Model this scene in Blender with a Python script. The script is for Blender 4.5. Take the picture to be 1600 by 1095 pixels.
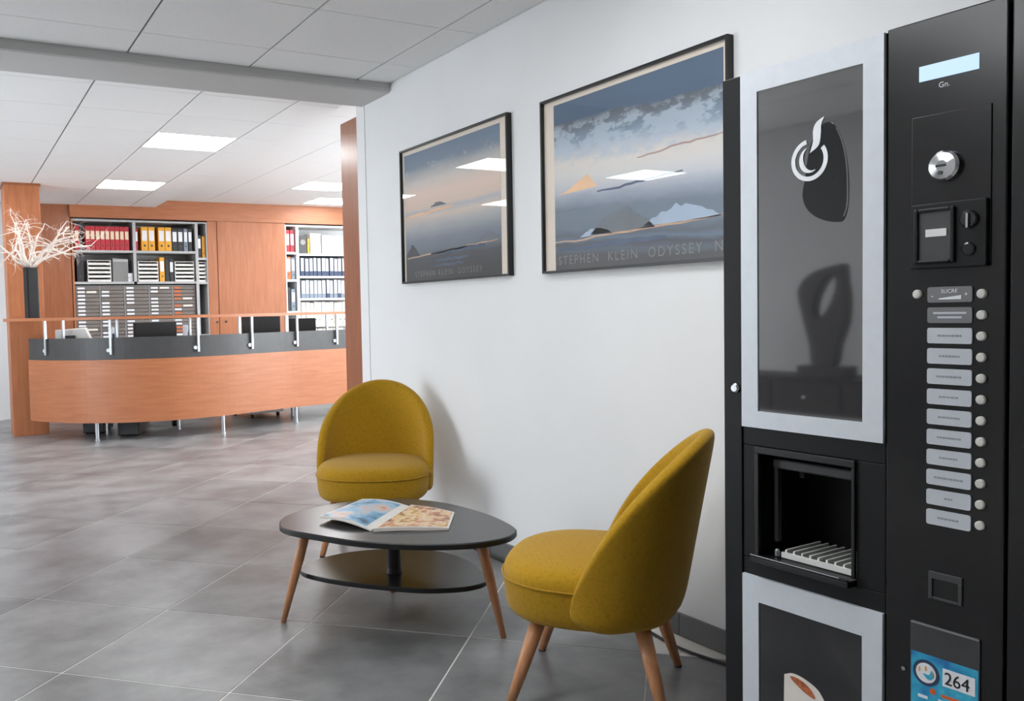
import bpy, math, random
from mathutils import Vector, Matrix
random.seed(7)
for o in list(bpy.data.objects): bpy.data.objects.remove(o)
scene = bpy.context.scene
C = scene.collection
R = math.radians

def srgb(r, g, b):
    def f(c):
        c /= 255.0
        return c / 12.92 if c <= 0.04045 else ((c + 0.055) / 1.055) ** 2.4
    return (f(r), f(g), f(b), 1.0)

# ------------------------------------------------------------------ camera
EYE = 1.15
yaw, pit, roll = 0.4958, 0.0467, 0.0218
F = Vector((math.sin(yaw) * math.cos(pit), math.cos(yaw) * math.cos(pit), -math.sin(pit)))
Rt = Vector((math.cos(yaw), -math.sin(yaw), 0))
Dn = F.cross(Rt)
R2 = Rt * math.cos(roll) + Dn * math.sin(roll)
D2 = Dn * math.cos(roll) - Rt * math.sin(roll)
cam = bpy.data.cameras.new('camera')
camo = bpy.data.objects.new('camera', cam)
C.objects.link(camo)
m = Matrix((R2, -D2, -F)).transposed().to_4x4()
m.translation = (0, 0, EYE)
camo.matrix_world = m
cam.sensor_width = 36.0
cam.lens = 36.0 * 1360.33 / 1600.0
cam.shift_x = (800 - 655.3) / 1600.0
cam.clip_start = 0.05
scene.camera = camo

# ------------------------------------------------------------------ world, lights, exposure
w = bpy.data.worlds.new('daylight'); scene.world = w; w.use_nodes = True
bg = w.node_tree.nodes['Background']
bg.inputs[0].default_value = (0.80, 0.90, 1.0, 1)
bg.inputs[1].default_value = 1.0
vs = scene.view_settings
vs.view_transform = 'Standard'; vs.look = 'None'; vs.exposure = 0.35; vs.gamma = 1.0
vs.use_curve_mapping = False

def area(name, loc, rot, sx, sy, power, col):
    l = bpy.data.lights.new(name, 'AREA'); l.shape = 'RECTANGLE'; l.size = sx; l.size_y = sy
    l.energy = power; l.color = col
    o = bpy.data.objects.new(name, l); C.objects.link(o); o.location = loc; o.rotation_euler = rot
    return o
# daylight entering through the glazed entrance on the left and the reception windows on the right
area('daylight_entrance', (-3.45, 5.75, 1.25), (0, R(-90), 0), 2.2, 1.9, 110, (0.86, 0.93, 1.0))
area('daylight_reception', (7.25, 6.65, 1.6), (0, R(90), 0), 1.6, 2.9, 310, (0.93, 0.97, 1.0))
PANEL = 14.0          # emission of the ceiling light panels

# ------------------------------------------------------------------ materials
def new_mat(name):
    mt = bpy.data.materials.new(name); mt.use_nodes = True
    return mt, mt.node_tree.nodes, mt.node_tree.links, mt.node_tree.nodes['Principled BSDF']

def noise(nd, lk, scale, detail=3, vec=None, rough=0.5, stretch=None):
    n = nd.new('ShaderNodeTexNoise'); n.inputs['Scale'].default_value = scale
    n.inputs['Detail'].default_value = detail; n.inputs['Roughness'].default_value = rough
    tc = nd.new('ShaderNodeTexCoord')
    src = tc.outputs[vec or 'Object']
    if stretch:
        mp = nd.new('ShaderNodeMapping'); mp.inputs['Scale'].default_value = stretch
        lk.new(src, mp.inputs['Vector']); src = mp.outputs[0]
    lk.new(src, n.inputs['Vector'])
    return n

def ramp(nd, stops):
    r = nd.new('ShaderNodeValToRGB'); e = r.color_ramp.elements
    e[0].position, e[0].color = stops[0]
    e[1].position, e[1].color = stops[-1]
    for p, c in stops[1:-1]:
        x = e.new(p); x.color = c
    return r

def mat(name, rgb, rough=0.5, metal=0.0, var=0.06, scale=30, bump=0.0, bscale=None, coat=0.0, spec=None, stretch=None):
    mt, nd, lk, b = new_mat(name)
    c = srgb(*rgb)
    n = noise(nd, lk, scale, 4, stretch=stretch)
    lo = tuple(max(0, v * (1 - var)) for v in c[:3]) + (1,)
    hi = tuple(min(1, v * (1 + var)) for v in c[:3]) + (1,)
    r = ramp(nd, [(0.3, lo), (0.7, hi)])
    lk.new(n.outputs['Fac'], r.inputs[0]); lk.new(r.outputs[0], b.inputs['Base Color'])
    b.inputs['Roughness'].default_value = rough; b.inputs['Metallic'].default_value = metal
    b.inputs['Coat Weight'].default_value = coat
    if spec is not None: b.inputs['IOR'].default_value = spec
    if bump:
        n2 = noise(nd, lk, bscale or scale * 8, 2, stretch=stretch)
        bp = nd.new('ShaderNodeBump'); bp.inputs['Strength'].default_value = bump; bp.inputs['Distance'].default_value = 0.002
        lk.new(n2.outputs['Fac'], bp.inputs['Height']); lk.new(bp.outputs[0], b.inputs['Normal'])
    return mt

def wood(name, dark, light, rough=0.45, stretch=(14, 14, 1.2), scale=3.0):
    mt, nd, lk, b = new_mat(name)
    n = noise(nd, lk, scale, 6, stretch=stretch, rough=0.6)
    r = ramp(nd, [(0.28, srgb(*dark)), (0.72, srgb(*light))])
    lk.new(n.outputs['Fac'], r.inputs[0]); lk.new(r.outputs[0], b.inputs['Base Color'])
    b.inputs['Roughness'].default_value = rough
    return mt

def emis(name, col, strength):
    mt, nd, lk, b = new_mat(name)
    b.inputs['Base Color'].default_value = col
    b.inputs['Emission Color'].default_value = col
    n = noise(nd, lk, 8, 1)
    mr = nd.new('ShaderNodeMapRange'); mr.inputs['To Min'].default_value = strength * 0.97; mr.inputs['To Max'].default_value = strength * 1.03
    lk.new(n.outputs['Fac'], mr.inputs['Value']); lk.new(mr.outputs[0], b.inputs['Emission Strength'])
    return mt

def glass(name, tint=(1, 1, 1, 1), ior=1.5, rough=0.0):
    mt, nd, lk, b = new_mat(name); nd.remove(b)
    out = nd['Material Output']
    fr = nd.new('ShaderNodeFresnel'); fr.inputs['IOR'].default_value = ior
    tr = nd.new('ShaderNodeBsdfTransparent'); tr.inputs[0].default_value = tint
    gl = nd.new('ShaderNodeBsdfGlossy'); gl.inputs['Roughness'].default_value = rough
    mx = nd.new('ShaderNodeMixShader')
    ge = nd.new('ShaderNodeNewGeometry'); ma = nd.new('ShaderNodeMath'); ma.operation = 'SUBTRACT'; ma.inputs[0].default_value = 1.0
    mu = nd.new('ShaderNodeMath'); mu.operation = 'MULTIPLY'      # the leaving face of the sheet adds no mirror of its own
    lk.new(ge.outputs['Backfacing'], ma.inputs[1]); lk.new(ma.outputs[0], mu.inputs[0]); lk.new(fr.outputs[0], mu.inputs[1])
    lk.new(mu.outputs[0], mx.inputs[0]); lk.new(tr.outputs[0], mx.inputs[1]); lk.new(gl.outputs[0], mx.inputs[2])
    lk.new(mx.outputs[0], out.inputs[0])
    return mt

def floor_tile_mat():
    mt, nd, lk, b = new_mat('grey_stoneware')
    geo = nd.new('ShaderNodeNewGeometry')
    n = nd.new('ShaderNodeTexNoise'); n.inputs['Scale'].default_value = 3.2; n.inputs['Detail'].default_value = 7; n.inputs['Roughness'].default_value = 0.62
    lk.new(geo.outputs['Position'], n.inputs['Vector'])
    oi = nd.new('ShaderNodeObjectInfo')
    ad = nd.new('ShaderNodeMath'); ad.operation = 'MULTIPLY_ADD'; ad.inputs[1].default_value = 0.16; ad.inputs[2].default_value = -0.08
    lk.new(oi.outputs['Random'], ad.inputs[0])
    a2 = nd.new('ShaderNodeMath'); a2.operation = 'ADD'
    lk.new(ad.outputs[0], a2.inputs[0]); lk.new(n.outputs['Fac'], a2.inputs[1])
    r = ramp(nd, [(0.30, srgb(92, 92, 93)), (0.5, srgb(122, 122, 123)), (0.70, srgb(146, 145, 145))])
    lk.new(a2.outputs[0], r.inputs[0]); lk.new(r.outputs[0], b.inputs['Base Color'])
    mr = nd.new('ShaderNodeMapRange'); mr.inputs['To Min'].default_value = 0.26; mr.inputs['To Max'].default_value = 0.42
    lk.new(n.outputs['Fac'], mr.inputs['Value']); lk.new(mr.outputs[0], b.inputs['Roughness'])
    return mt

M = {}
M['wall'] = mat('white_wall_paint', (229, 229, 229), 0.75, var=0.015, scale=3, bump=0.05, bscale=120)
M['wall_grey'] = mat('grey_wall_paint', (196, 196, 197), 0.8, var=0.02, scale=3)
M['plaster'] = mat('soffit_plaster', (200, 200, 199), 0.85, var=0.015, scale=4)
M['tile_c'] = mat('mineral_ceiling_tile', (236, 236, 236), 0.9, var=0.02, scale=60, bump=0.15, bscale=300)
M['tbar'] = mat('ceiling_grid_backing', (112, 110, 108), 0.6)  # even grey backing that shows in the tile joints
M['grout'] = mat('light_grout', (228, 226, 222), 0.8, var=0.03)
M['tile_f'] = floor_tile_mat()
M['plinth'] = mat('grey_skirting_tile', (104, 103, 103), 0.4, var=0.1, scale=8)
M['cherry'] = wood('cherry_veneer', (158, 94, 58), (178, 113, 75))
M['cherry_h'] = wood('cherry_veneer_horizontal', (160, 96, 60), (176, 112, 75), stretch=(1.2, 1.2, 14))
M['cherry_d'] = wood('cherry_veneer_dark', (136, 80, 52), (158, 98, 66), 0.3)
M['beech'] = wood('beech_leg', (190, 128, 86), (214, 156, 112), 0.4, stretch=(20, 20, 2))
M['mustard'] = None
M['black_lam'] = mat('black_laminate', (50, 49, 49), 0.25, var=0.15, scale=20)
M['black_edge'] = mat('black_edge', (14, 14, 14), 0.45)
M['frame_black'] = mat('black_picture_frame', (17, 17, 18), 0.35)
M['mount'] = mat('cream_mount', (226, 213, 198), 0.8, var=0.02)
M['mach_black'] = mat('machine_black', (20, 20, 21), 0.45, spec=1.32, var=0.15, scale=14, bump=0.04, bscale=200)
M['mach_gloss'] = mat('machine_black_gloss', (24, 24, 25), 0.22, var=0.1, scale=10)
M['mach_dark'] = mat('machine_recess_black', (8, 8, 8), 0.4)
M['silver'] = mat('machine_silver_paint', (206, 210, 216), 0.42, metal=0.1, var=0.03, scale=40)
M['chrome'] = mat('chrome', (205, 206, 208), 0.15, metal=1.0, var=0.03)
M['steel'] = mat('brushed_steel', (196, 200, 204), 0.3, metal=0.9, var=0.05, scale=20)
M['panel_dark'] = mat('tinted_machine_glass', (56, 56, 58), 0.04, var=0.02, spec=3.8)
M['panel_low'] = mat('tinted_machine_glass_lower', (38, 38, 39), 0.08, var=0.02, spec=1.7)
M['print_white'] = mat('white_print', (232, 234, 238), 0.5, var=0.02)
M['print_bean'] = mat('bean_print', (34, 36, 38), 0.10, var=0.15, scale=40, spec=1.6)
M['print_bean2'] = mat('bean_highlight_print', (104, 106, 108), 0.2, var=0.1)
M['label_light'] = mat('selection_label', (192, 195, 202), 0.4, var=0.03)
M['label_grey'] = mat('selection_label_grey', (116, 116, 118), 0.4, var=0.05)
M['label_ink'] = mat('label_ink', (140, 143, 150), 0.6)
M['button'] = mat('pale_button', (206, 203, 197), 0.35, var=0.04)
M['white_plastic'] = mat('white_plastic', (226, 225, 222), 0.4, var=0.02)
M['dark_grey'] = mat('dark_grey_plastic', (58, 58, 60), 0.45, var=0.08)
M['mid_grey'] = mat('mid_grey_metal', (128, 127, 126), 0.5, var=0.05)
M['grey_tray'] = mat('taupe_grey_tray', (116, 108, 103), 0.55, var=0.10, scale=5)
M['carcass'] = mat('light_grey_carcass', (176, 176, 176), 0.6, var=0.03)
M['carcass_w'] = mat('white_carcass', (228, 228, 228), 0.6, var=0.02)
M['red'] = mat('red_board', (178, 34, 48), 0.5, var=0.10)
M['yellow'] = mat('yellow_board', (222, 158, 38), 0.5, var=0.10)
M['orange'] = mat('orange_board', (200, 100, 48), 0.5, var=0.10)
M['black_board'] = mat('black_board', (38, 38, 42), 0.5, var=0.10)
M['navy'] = mat('navy_board', (44, 58, 88), 0.5, var=0.12)
M['blue_grey'] = mat('bluegrey_board', (120, 132, 146), 0.5, var=0.12)
M['cream_board'] = mat('cream_board', (226, 220, 208), 0.6, var=0.05)
M['label_cream'] = mat('cream_label', (226, 208, 178), 0.6, var=0.05)
M['label_white'] = mat('white_label', (224, 226, 230), 0.6, var=0.04)
M['vase'] = mat('black_glazed_vase', (14, 15, 18), 0.3, var=0.1, spec=1.35)
M['twig'] = mat('whitewashed_twig', (230, 220, 212), 0.8, var=0.06, scale=60)
M['screen'] = mat('monitor_black', (14, 14, 15), 0.3)
M['desk_band'] = mat('anthracite_laminate', (62, 62, 63), 0.45, var=0.10, scale=12)
M['sculpt'] = mat('dark_bronze', (30, 29, 28), 0.4, var=0.2, scale=8)
M['console'] = mat('dark_wenge', (30, 27, 26), 0.5, var=0.2, scale=4, stretch=(1, 10, 10))
M['panel_light'] = emis('ceiling_light_diffuser', (0.96, 0.985, 1, 1), PANEL)
M['display'] = emis('backlit_display', srgb(182, 210, 243), 1.0)
M['display'].node_tree.nodes['Principled BSDF'].inputs['Base Color'].default_value = (0.01, 0.012, 0.015, 1)
M['pane'] = glass('window_glass')
M['pic_glass'] = glass('picture_glass', ior=1.5, rough=0.01)
M['clear_holder'] = glass('clear_acrylic', tint=(0.85, 0.86, 0.88, 1), ior=1.6, rough=0.08)
M['alu'] = mat('aluminium_frame', (150, 152, 154), 0.4, metal=0.6)
M['sticker_blue'] = None
M['ink_black'] = mat('ink_black', (24, 24, 26), 0.6)
M['ink_orange'] = mat('ink_orange', (214, 98, 44), 0.6)
M['paper'] = mat('magazine_paper', (216, 212, 206), 0.45, var=0.03)
M['cable'] = mat('black_cable', (16, 16, 16), 0.5)
M['cinnamon'] = mat('cocoa_print', (178, 98, 58), 0.5, var=0.4, scale=120)
M['foam'] = mat('foam_print', (222, 214, 206), 0.5, var=0.04)

def fabric():
    mt, nd, lk, b = new_mat('mustard_wool')
    n = noise(nd, lk, 350, 2)
    n1 = noise(nd, lk, 90, 3)
    mx = nd.new('ShaderNodeMath'); mx.operation = 'ADD'
    lk.new(n.outputs['Fac'], mx.inputs[0]); lk.new(n1.outputs['Fac'], mx.inputs[1])
    r = ramp(nd, [(0.75, srgb(158, 117, 15)), (0.99, srgb(173, 132, 24))])
    lk.new(mx.outputs[0], r.inputs[0]); lk.new(r.outputs[0], b.inputs['Base Color'])
    b.inputs['Roughness'].default_value = 0.9
    b.inputs['IOR'].default_value = 1.3
    b.inputs['Sheen Weight'].default_value = 0.12
    bp = nd.new('ShaderNodeBump'); bp.inputs['Strength'].default_value = 0.25; bp.inputs['Distance'].default_value = 0.001
    lk.new(n.outputs['Fac'], bp.inputs['Height']); lk.new(bp.outputs[0], b.inputs['Normal'])
    return mt
M['mustard'] = fabric()

def print_mat(name, stops, slope, namp, cloud=None, cloud_col=(200, 205, 212)):
    """a printed seascape: bands up the sheet, broken up by noise (object space, 0..1 over the sheet)"""
    mt, nd, lk, b = new_mat(name)
    tc = nd.new('ShaderNodeTexCoord'); sp = nd.new('ShaderNodeSeparateXYZ')
    lk.new(tc.outputs['Generated'], sp.inputs[0])
    mp = nd.new('ShaderNodeMapping'); mp.inputs['Scale'].default_value = (3.2, 1, 9)
    lk.new(tc.outputs['Generated'], mp.inputs[0])
    n = nd.new('ShaderNodeTexNoise'); n.inputs['Scale'].default_value = 1.2; n.inputs['Detail'].default_value = 6; n.inputs['Roughness'].default_value = 0.6
    lk.new(mp.outputs[0], n.inputs['Vector'])
    a = nd.new('ShaderNodeMath'); a.operation = 'MULTIPLY_ADD'; a.inputs[1].default_value = namp; a.inputs[2].default_value = -namp / 2
    lk.new(n.outputs['Fac'], a.inputs[0])
    s = nd.new('ShaderNodeMath'); s.operation = 'MULTIPLY_ADD'; s.inputs[1].default_value = slope
    lk.new(sp.outputs['X'], s.inputs[0]); lk.new(sp.outputs['Z'], s.inputs[2])
    t = nd.new('ShaderNodeMath'); t.operation = 'ADD'
    lk.new(a.outputs[0], t.inputs[0]); lk.new(s.outputs[0], t.inputs[1])
    r = ramp(nd, [(p, srgb(*c)) for p, c in stops])
    lk.new(t.outputs[0], r.inputs[0])
    col = r.outputs[0]
    if cloud:
        lo, hi, th = cloud
        mp2 = nd.new('ShaderNodeMapping'); mp2.inputs['Scale'].default_value = (6, 1, 9)
        lk.new(tc.outputs['Generated'], mp2.inputs[0])
        n2 = nd.new('ShaderNodeTexNoise'); n2.inputs['Scale'].default_value = 1.3; n2.inputs['Detail'].default_value = 7; n2.inputs['Roughness'].default_value = 0.65
        lk.new(mp2.outputs[0], n2.inputs['Vector'])
        r2 = ramp(nd, [(th, (0, 0, 0, 1)), (th + 0.06, (1, 1, 1, 1))]); lk.new(n2.outputs['Fac'], r2.inputs[0])
        rb = ramp(nd, [(lo - 0.06, (0, 0, 0, 1)), (lo, (1, 1, 1, 1)), (hi, (1, 1, 1, 1)), (hi + 0.05, (0, 0, 0, 1))]); lk.new(t.outputs[0], rb.inputs[0])
        mu = nd.new('ShaderNodeMath'); mu.operation = 'MULTIPLY'
        lk.new(r2.outputs[0], mu.inputs[0]); lk.new(rb.outputs[0], mu.inputs[1])
        mu2 = nd.new('ShaderNodeMath'); mu2.operation = 'MULTIPLY'; mu2.inputs[1].default_value = 0.75
        lk.new(mu.outputs[0], mu2.inputs[0])
        mx = nd.new('ShaderNodeMix'); mx.data_type = 'RGBA'
        lk.new(mu2.outputs[0], mx.inputs[0]); lk.new(col, mx.inputs[6]); mx.inputs[7].default_value = srgb(*cloud_col)
        col = mx.outputs[2]
    lk.new(col, b.inputs['Base Color'])
    b.inputs['Roughness'].default_value = 0.6
    return mt

def patch_mat(name, cols, scale):
    """a page of coloured photographs: irregular patches"""
    mt, nd, lk, b = new_mat(name)
    tc = nd.new('ShaderNodeTexCoord')
    v = nd.new('ShaderNodeTexNoise'); v.inputs['Scale'].default_value = scale; v.inputs['Detail'].default_value = 3
    lk.new(tc.outputs['Object'], v.inputs['Vector'])
    k = len(cols)
    r = ramp(nd, [(0.3 + 0.4 * i / (k - 1), srgb(*c)) for i, c in enumerate(cols)])
    lk.new(v.outputs['Fac'], r.inputs[0]); lk.new(r.outputs[0], b.inputs['Base Color'])
    b.inputs['Roughness'].default_value = 0.35
    return mt
M['page_blue'] = patch_mat('magazine_page_blue', [(46, 62, 80), (96, 150, 186), (150, 184, 206), (205, 180, 170), (190, 110, 80)], 12)
M['page_food'] = patch_mat('magazine_page_food', [(74, 68, 62), (168, 104, 74), (200, 142, 98), (222, 204, 178), (208, 168, 80), (150, 96, 70)], 26)
M['sticker_blue'] = patch_mat('blue_sticker', [(28, 80, 150), (40, 140, 190), (60, 175, 205), (150, 205, 225)], 18)

# ------------------------------------------------------------------ mesh helpers
class MB:
    def __init__(s): s.v = []; s.f = []
    def box(s, x0, x1, y0, y1, z0, z1):
        n = len(s.v)
        s.v += [(x0, y0, z0), (x1, y0, z0), (x1, y1, z0), (x0, y1, z0), (x0, y0, z1), (x1, y0, z1), (x1, y1, z1), (x0, y1, z1)]
        s.f += [tuple(n + i for i in q) for q in ((0, 3, 2, 1), (4, 5, 6, 7), (0, 1, 5, 4), (1, 2, 6, 5), (2, 3, 7, 6), (3, 0, 4, 7))]
        return s
    def prism(s, poly, a, b, axis='z'):
        """poly extruded from a to b along axis; 'z': (x,y), 'y': (x,z), 'x': (y,z)"""
        n = len(s.v); k = len(poly)
        def p(q, t): return {'z': (q[0], q[1], t), 'y': (q[0], t, q[1]), 'x': (t, q[0], q[1])}[axis]
        s.v += [p(q, a) for q in poly] + [p(q, b) for q in poly]
        ar = sum(poly[i][0] * poly[(i + 1) % k][1] - poly[(i + 1) % k][0] * poly[i][1] for i in range(k))
        flip = (ar < 0) != (axis == 'y') != (b < a)
        fs = [tuple(range(k))[::-1], tuple(range(k, 2 * k))] + [(i, (i + 1) % k, k + (i + 1) % k, k + i) for i in range(k)]
        s.f += [tuple(n + i for i in (q[::-1] if flip else q)) for q in fs]
        return s
    def tube(s, path, radii, n=8, cap=True):
        base = len(s.v); P = [Vector(p) for p in path]; k = len(P)
        up = Vector((0, 0, 1)); prev = None
        for i, p in enumerate(P):
            t = (P[min(i + 1, k - 1)] - P[max(i - 1, 0)]).normalized()
            if prev is None:
                a = t.cross(up if abs(t.z) < 0.95 else Vector((1, 0, 0))).normalized()
            else:
                a = (prev - t * prev.dot(t)).normalized()
            prev = a; b = t.cross(a)
            r = radii[i] if isinstance(radii, (list, tuple)) else radii
            for j in range(n):
                g = 2 * math.pi * j / n
                s.v.append(tuple(p + (a * math.cos(g) + b * math.sin(g)) * r))
        for i in range(k - 1):
            for j in range(n):
                q = base + i * n
                s.f.append((q + j, q + (j + 1) % n, q + n + (j + 1) % n, q + n + j))
        if cap:
            s.f.append(tuple(base + j for j in range(n))[::-1]); s.f.append(tuple(base + (k - 1) * n + j for j in range(n)))
        return s
    def lathe(s, prof, n=24, c=(0, 0, 0), axis='z', sx=1.0, sy=1.0):
        base = len(s.v)
        for r, t in prof:
            for j in range(n):
                g = 2 * math.pi * j / n; a, b = r * math.cos(g) * sx, r * math.sin(g) * sy
                if axis == 'z': s.v.append((c[0] + a, c[1] + b, c[2] + t))
                elif axis == 'y': s.v.append((c[0] + a, c[1] + t, c[2] + b))
                else: s.v.append((c[0] + t, c[1] + a, c[2] + b))
        fl = axis == 'y'
        for i in range(len(prof) - 1):
            for j in range(n):
                q = base + i * n
                f = (q + j, q + (j + 1) % n, q + n + (j + 1) % n, q + n + j)
                s.f.append(f[::-1] if fl else f)
        e = tuple(base + j for j in range(n)); e2 = tuple(base + (len(prof) - 1) * n + j for j in range(n))
        s.f.append(e if fl else e[::-1]); s.f.append(e2[::-1] if fl else e2)
        return s
    def mesh(s, name, material, smooth=False):
        me = bpy.data.meshes.new(name); me.from_pydata(s.v, [], s.f); me.update()
        if material: me.materials.append(material)
        if smooth:
            for p in me.polygons: p.use_smooth = True
        return me
    def build(s, name, material, parent=None, loc=(0, 0, 0), rotz=0, smooth=False, bevel=0, subsurf=0, auto=False):
        me = s.mesh(name, material, smooth)
        return link(name, me, parent, loc, rotz, bevel, subsurf, auto)

def link(name, me, parent=None, loc=(0, 0, 0), rotz=0, bevel=0, subsurf=0, auto=False):
    o = bpy.data.objects.new(name, me); C.objects.link(o)
    o.location = loc; o.rotation_euler = (0, 0, rotz)
    if parent: o.parent = parent
    if bevel:
        b = o.modifiers.new('bevel', 'BEVEL'); b.width = bevel; b.segments = 2; b.limit_method = 'ANGLE'
    if subsurf:
        b = o.modifiers.new('sub', 'SUBSURF'); b.levels = subsurf; b.render_levels = subsurf
    return o

def tag(o, label, cat, group=None):
    o['label'] = label; o['category'] = cat
    if group: o['group'] = group
    return o
def struct(o): o['kind'] = 'structure'; return o
def thing(name, label, cat, loc=(0, 0, 0), rotz=0, group=None):
    o = bpy.data.objects.new(name, None); C.objects.link(o); o.empty_display_size = 0.1
    o.location = loc; o.rotation_euler = (0, 0, rotz)
    return tag(o, label, cat, group)
def copy_tree(o, parent=None):
    c = o.copy(); C.objects.link(c); c.parent = parent
    for ch in [x for x in bpy.data.objects if x.parent is o]: copy_tree(ch, c)
    return c
def rrect(x0, x1, z0, z1, r, n=4):
    out = []
    for cx, cz, a in ((x1 - r, z1 - r, 0), (x0 + r, z1 - r, 90), (x0 + r, z0 + r, 180), (x1 - r, z0 + r, 270)):
        for i in range(n + 1):
            g = R(a + 90 * i / n); out.append((cx + r * math.cos(g), cz + r * math.sin(g)))
    return out
def text_mb(s, size, mat_, name, parent, loc, depth=0.0006, xs=1.0, align='LEFT', space=1.0):
    """flat lettering standing in the local xz plane, facing -y"""
    cu = bpy.data.curves.new('lettering', 'FONT'); cu.body = s; cu.size = size; cu.extrude = depth / 2; cu.align_x = align; cu.space_character = space
    t = bpy.data.objects.new('lettering', cu); C.objects.link(t)
    dg = bpy.context.evaluated_depsgraph_get(); dg.update()
    me = bpy.data.meshes.new_from_object(t.evaluated_get(dg))
    bpy.data.objects.remove(t)
    for v in me.vertices:
        x, y, z = v.co; v.co = (x * xs, -z, y)
    me.materials.clear(); me.materials.append(mat_)
    return link(name, me, parent, loc)
def spline(pts, n=6, closed=False):
    out = []; k = len(pts)
    rng = range(k if closed else k - 1)
    for i in rng:
        def g(j): return Vector(pts[j % k]) if closed else Vector(pts[max(0, min(k - 1, j))])
        p0, p1, p2, p3 = g(i - 1), g(i), g(i + 1), g(i + 2)
        for t in range(n):
            u = t / n
            out.append(0.5 * ((2 * p1) + (p2 - p0) * u + (2 * p0 - 5 * p1 + 4 * p2 - p3) * u * u + (3 * p1 - p0 - 3 * p2 + p3) * u ** 3))
    if not closed: out.append(Vector(pts[-1]))
    return out

# ================================================================== THE SETTING
WX = 2.21            # face of the picture wall
CZ1, CZ2, CZ3 = 2.405, 2.462, 2.55
SB = 2.355           # underside of the soffit
XL1, XL2, XR = -2.35, -3.25, 7.0
YB, YF = -2.6, 11.4

# floor: grout bed with diagonal tiles laid on it
floor = struct(MB().box(XL2 - 0.2, XR + 0.2, YB - 0.2, YF + 0.2, -0.12, -0.0015).build('floor', M['grout']))
ft = 0.607; gap = 0.006
tile_me = MB().box(-ft / 2 + gap / 2, ft / 2 - gap / 2, -ft / 2 + gap / 2, ft / 2 - gap / 2, -0.010, 0.0).mesh('floor_tile', M['tile_f'])
U0, V0 = 2.008 * 1.155, 1.141 * 1.155     # a joint crossing, in the tile directions
k2 = math.sqrt(0.5)
for i in range(-14, 22):
    for j in range(-14, 18):
        u = U0 + (i + 0.5) * ft; v = V0 + (j + 0.5) * ft
        x, y = (u - v) * k2, (u + v) * k2
        ok = (XL1 - 0.1 < x < WX + 0.1 and 0.2 < y < 5.0) or (-1.6 < x < 6.0 and 4.9 < y < 11.0)
        if ok and (x > -0.16 * y - 0.9):
            link('floor_tile', tile_me, floor, (x, y, 0), R(45))

# walls
struct(MB().box(WX, WX + 0.10, YB, 4.82, 0, 2.62).build('wall_right', M['wall']))
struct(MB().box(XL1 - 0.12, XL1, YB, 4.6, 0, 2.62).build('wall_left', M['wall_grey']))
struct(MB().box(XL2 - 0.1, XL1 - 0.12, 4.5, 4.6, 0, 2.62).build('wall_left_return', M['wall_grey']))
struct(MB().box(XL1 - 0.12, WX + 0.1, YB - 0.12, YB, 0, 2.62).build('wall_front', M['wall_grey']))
struct(MB().box(XL2 - 0.1, XR + 0.1, YF, YF + 0.12, 0, 2.8).build('wall_back', M['wall']))
struct(MB().box(2.62, XR + 0.1, 4.9, 5.0, 0, 2.8).build('wall_partition', M['wall']))
wl = MB()
wl.box(XL2 - 0.12, XL2, 4.6, 4.8, 0, 2.62); wl.box(XL2 - 0.12, XL2, 6.7, YF, 0, 2.62)
wl.box(XL2 - 0.12, XL2, 4.8, 6.7, 2.35, 2.62); wl.box(XL2 - 0.12, XL2, 4.8, 6.7, 0, 0.12)
struct(wl.build('wall_entrance', M['wall']))
win = struct(MB().box(XL2 - 0.09, XL2 - 0.03, 4.8, 6.7, 0.12, 0.17).box(XL2 - 0.09, XL2 - 0.03, 4.8, 6.7, 2.30, 2.35).build('window_1', M['alu']))
for k in range(3):
    y = 4.8 + 1.85 * k / 2
    MB().box(XL2 - 0.09, XL2 - 0.03, y, y + 0.05, 0.17, 2.30).build('mullion', M['alu'], win)
for k in range(2):
    y = 4.85 + 1.85 * k / 2
    MB().box(XL2 - 0.065, XL2 - 0.055, y, y + 0.875, 0.17, 2.30).build('pane', M['pane'], win)
wr = MB()
wr.box(XR, XR + 0.12, 4.9, 5.2, 0, 2.8); wr.box(XR, XR + 0.12, 8.1, YF, 0, 2.8)
wr.box(XR, XR + 0.12, 5.2, 8.1, 2.4, 2.8); wr.box(XR, XR + 0.12, 5.2, 8.1, 0, 0.8)
struct(wr.build('wall_reception', M['wall']))
win = struct(MB().box(XR + 0.03, XR + 0.09, 5.2, 8.1, 0.8, 0.85).box(XR + 0.03, XR + 0.09, 5.2, 8.1, 2.35, 2.4).build('window_2', M['alu']))
for k in range(4):
    y = 5.2 + 2.85 * k / 3
    MB().box(XR + 0.03, XR + 0.09, y, y + 0.05, 0.85, 2.35).build('mullion', M['alu'], win)
for k in range(3):
    y = 5.25 + 2.85 * k / 3
    MB().box(XR + 0.055, XR + 0.065, y, y + 0.9, 0.85, 2.35).build('pane', M['pane'], win)
# wood-clad end of the partition, seen past the wall's edge
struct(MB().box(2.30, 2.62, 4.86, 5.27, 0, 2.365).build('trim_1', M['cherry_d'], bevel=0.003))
struct(MB().box(WX - 0.004, WX, 4.70, 4.72, 0, 2.36).build('trim_2', M['wall']))

# skirting: tile lengths along the picture wall
bb = struct(MB().box(WX - 0.008, WX, YB, 4.82, 0, 0.074).build('baseboard_right', M['plinth']))
sk = MB().box(-0.010, 0, 0.002, 0.598, 0, 0.076).mesh('skirting_tile', M['plinth'])
for k in range(9):
    if -0.8 + 0.6 * k + 0.6 < 4.83: link('skirting_tile', sk, bb, (WX - 0.008, -0.8 + 0.6 * k, 0))

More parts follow.
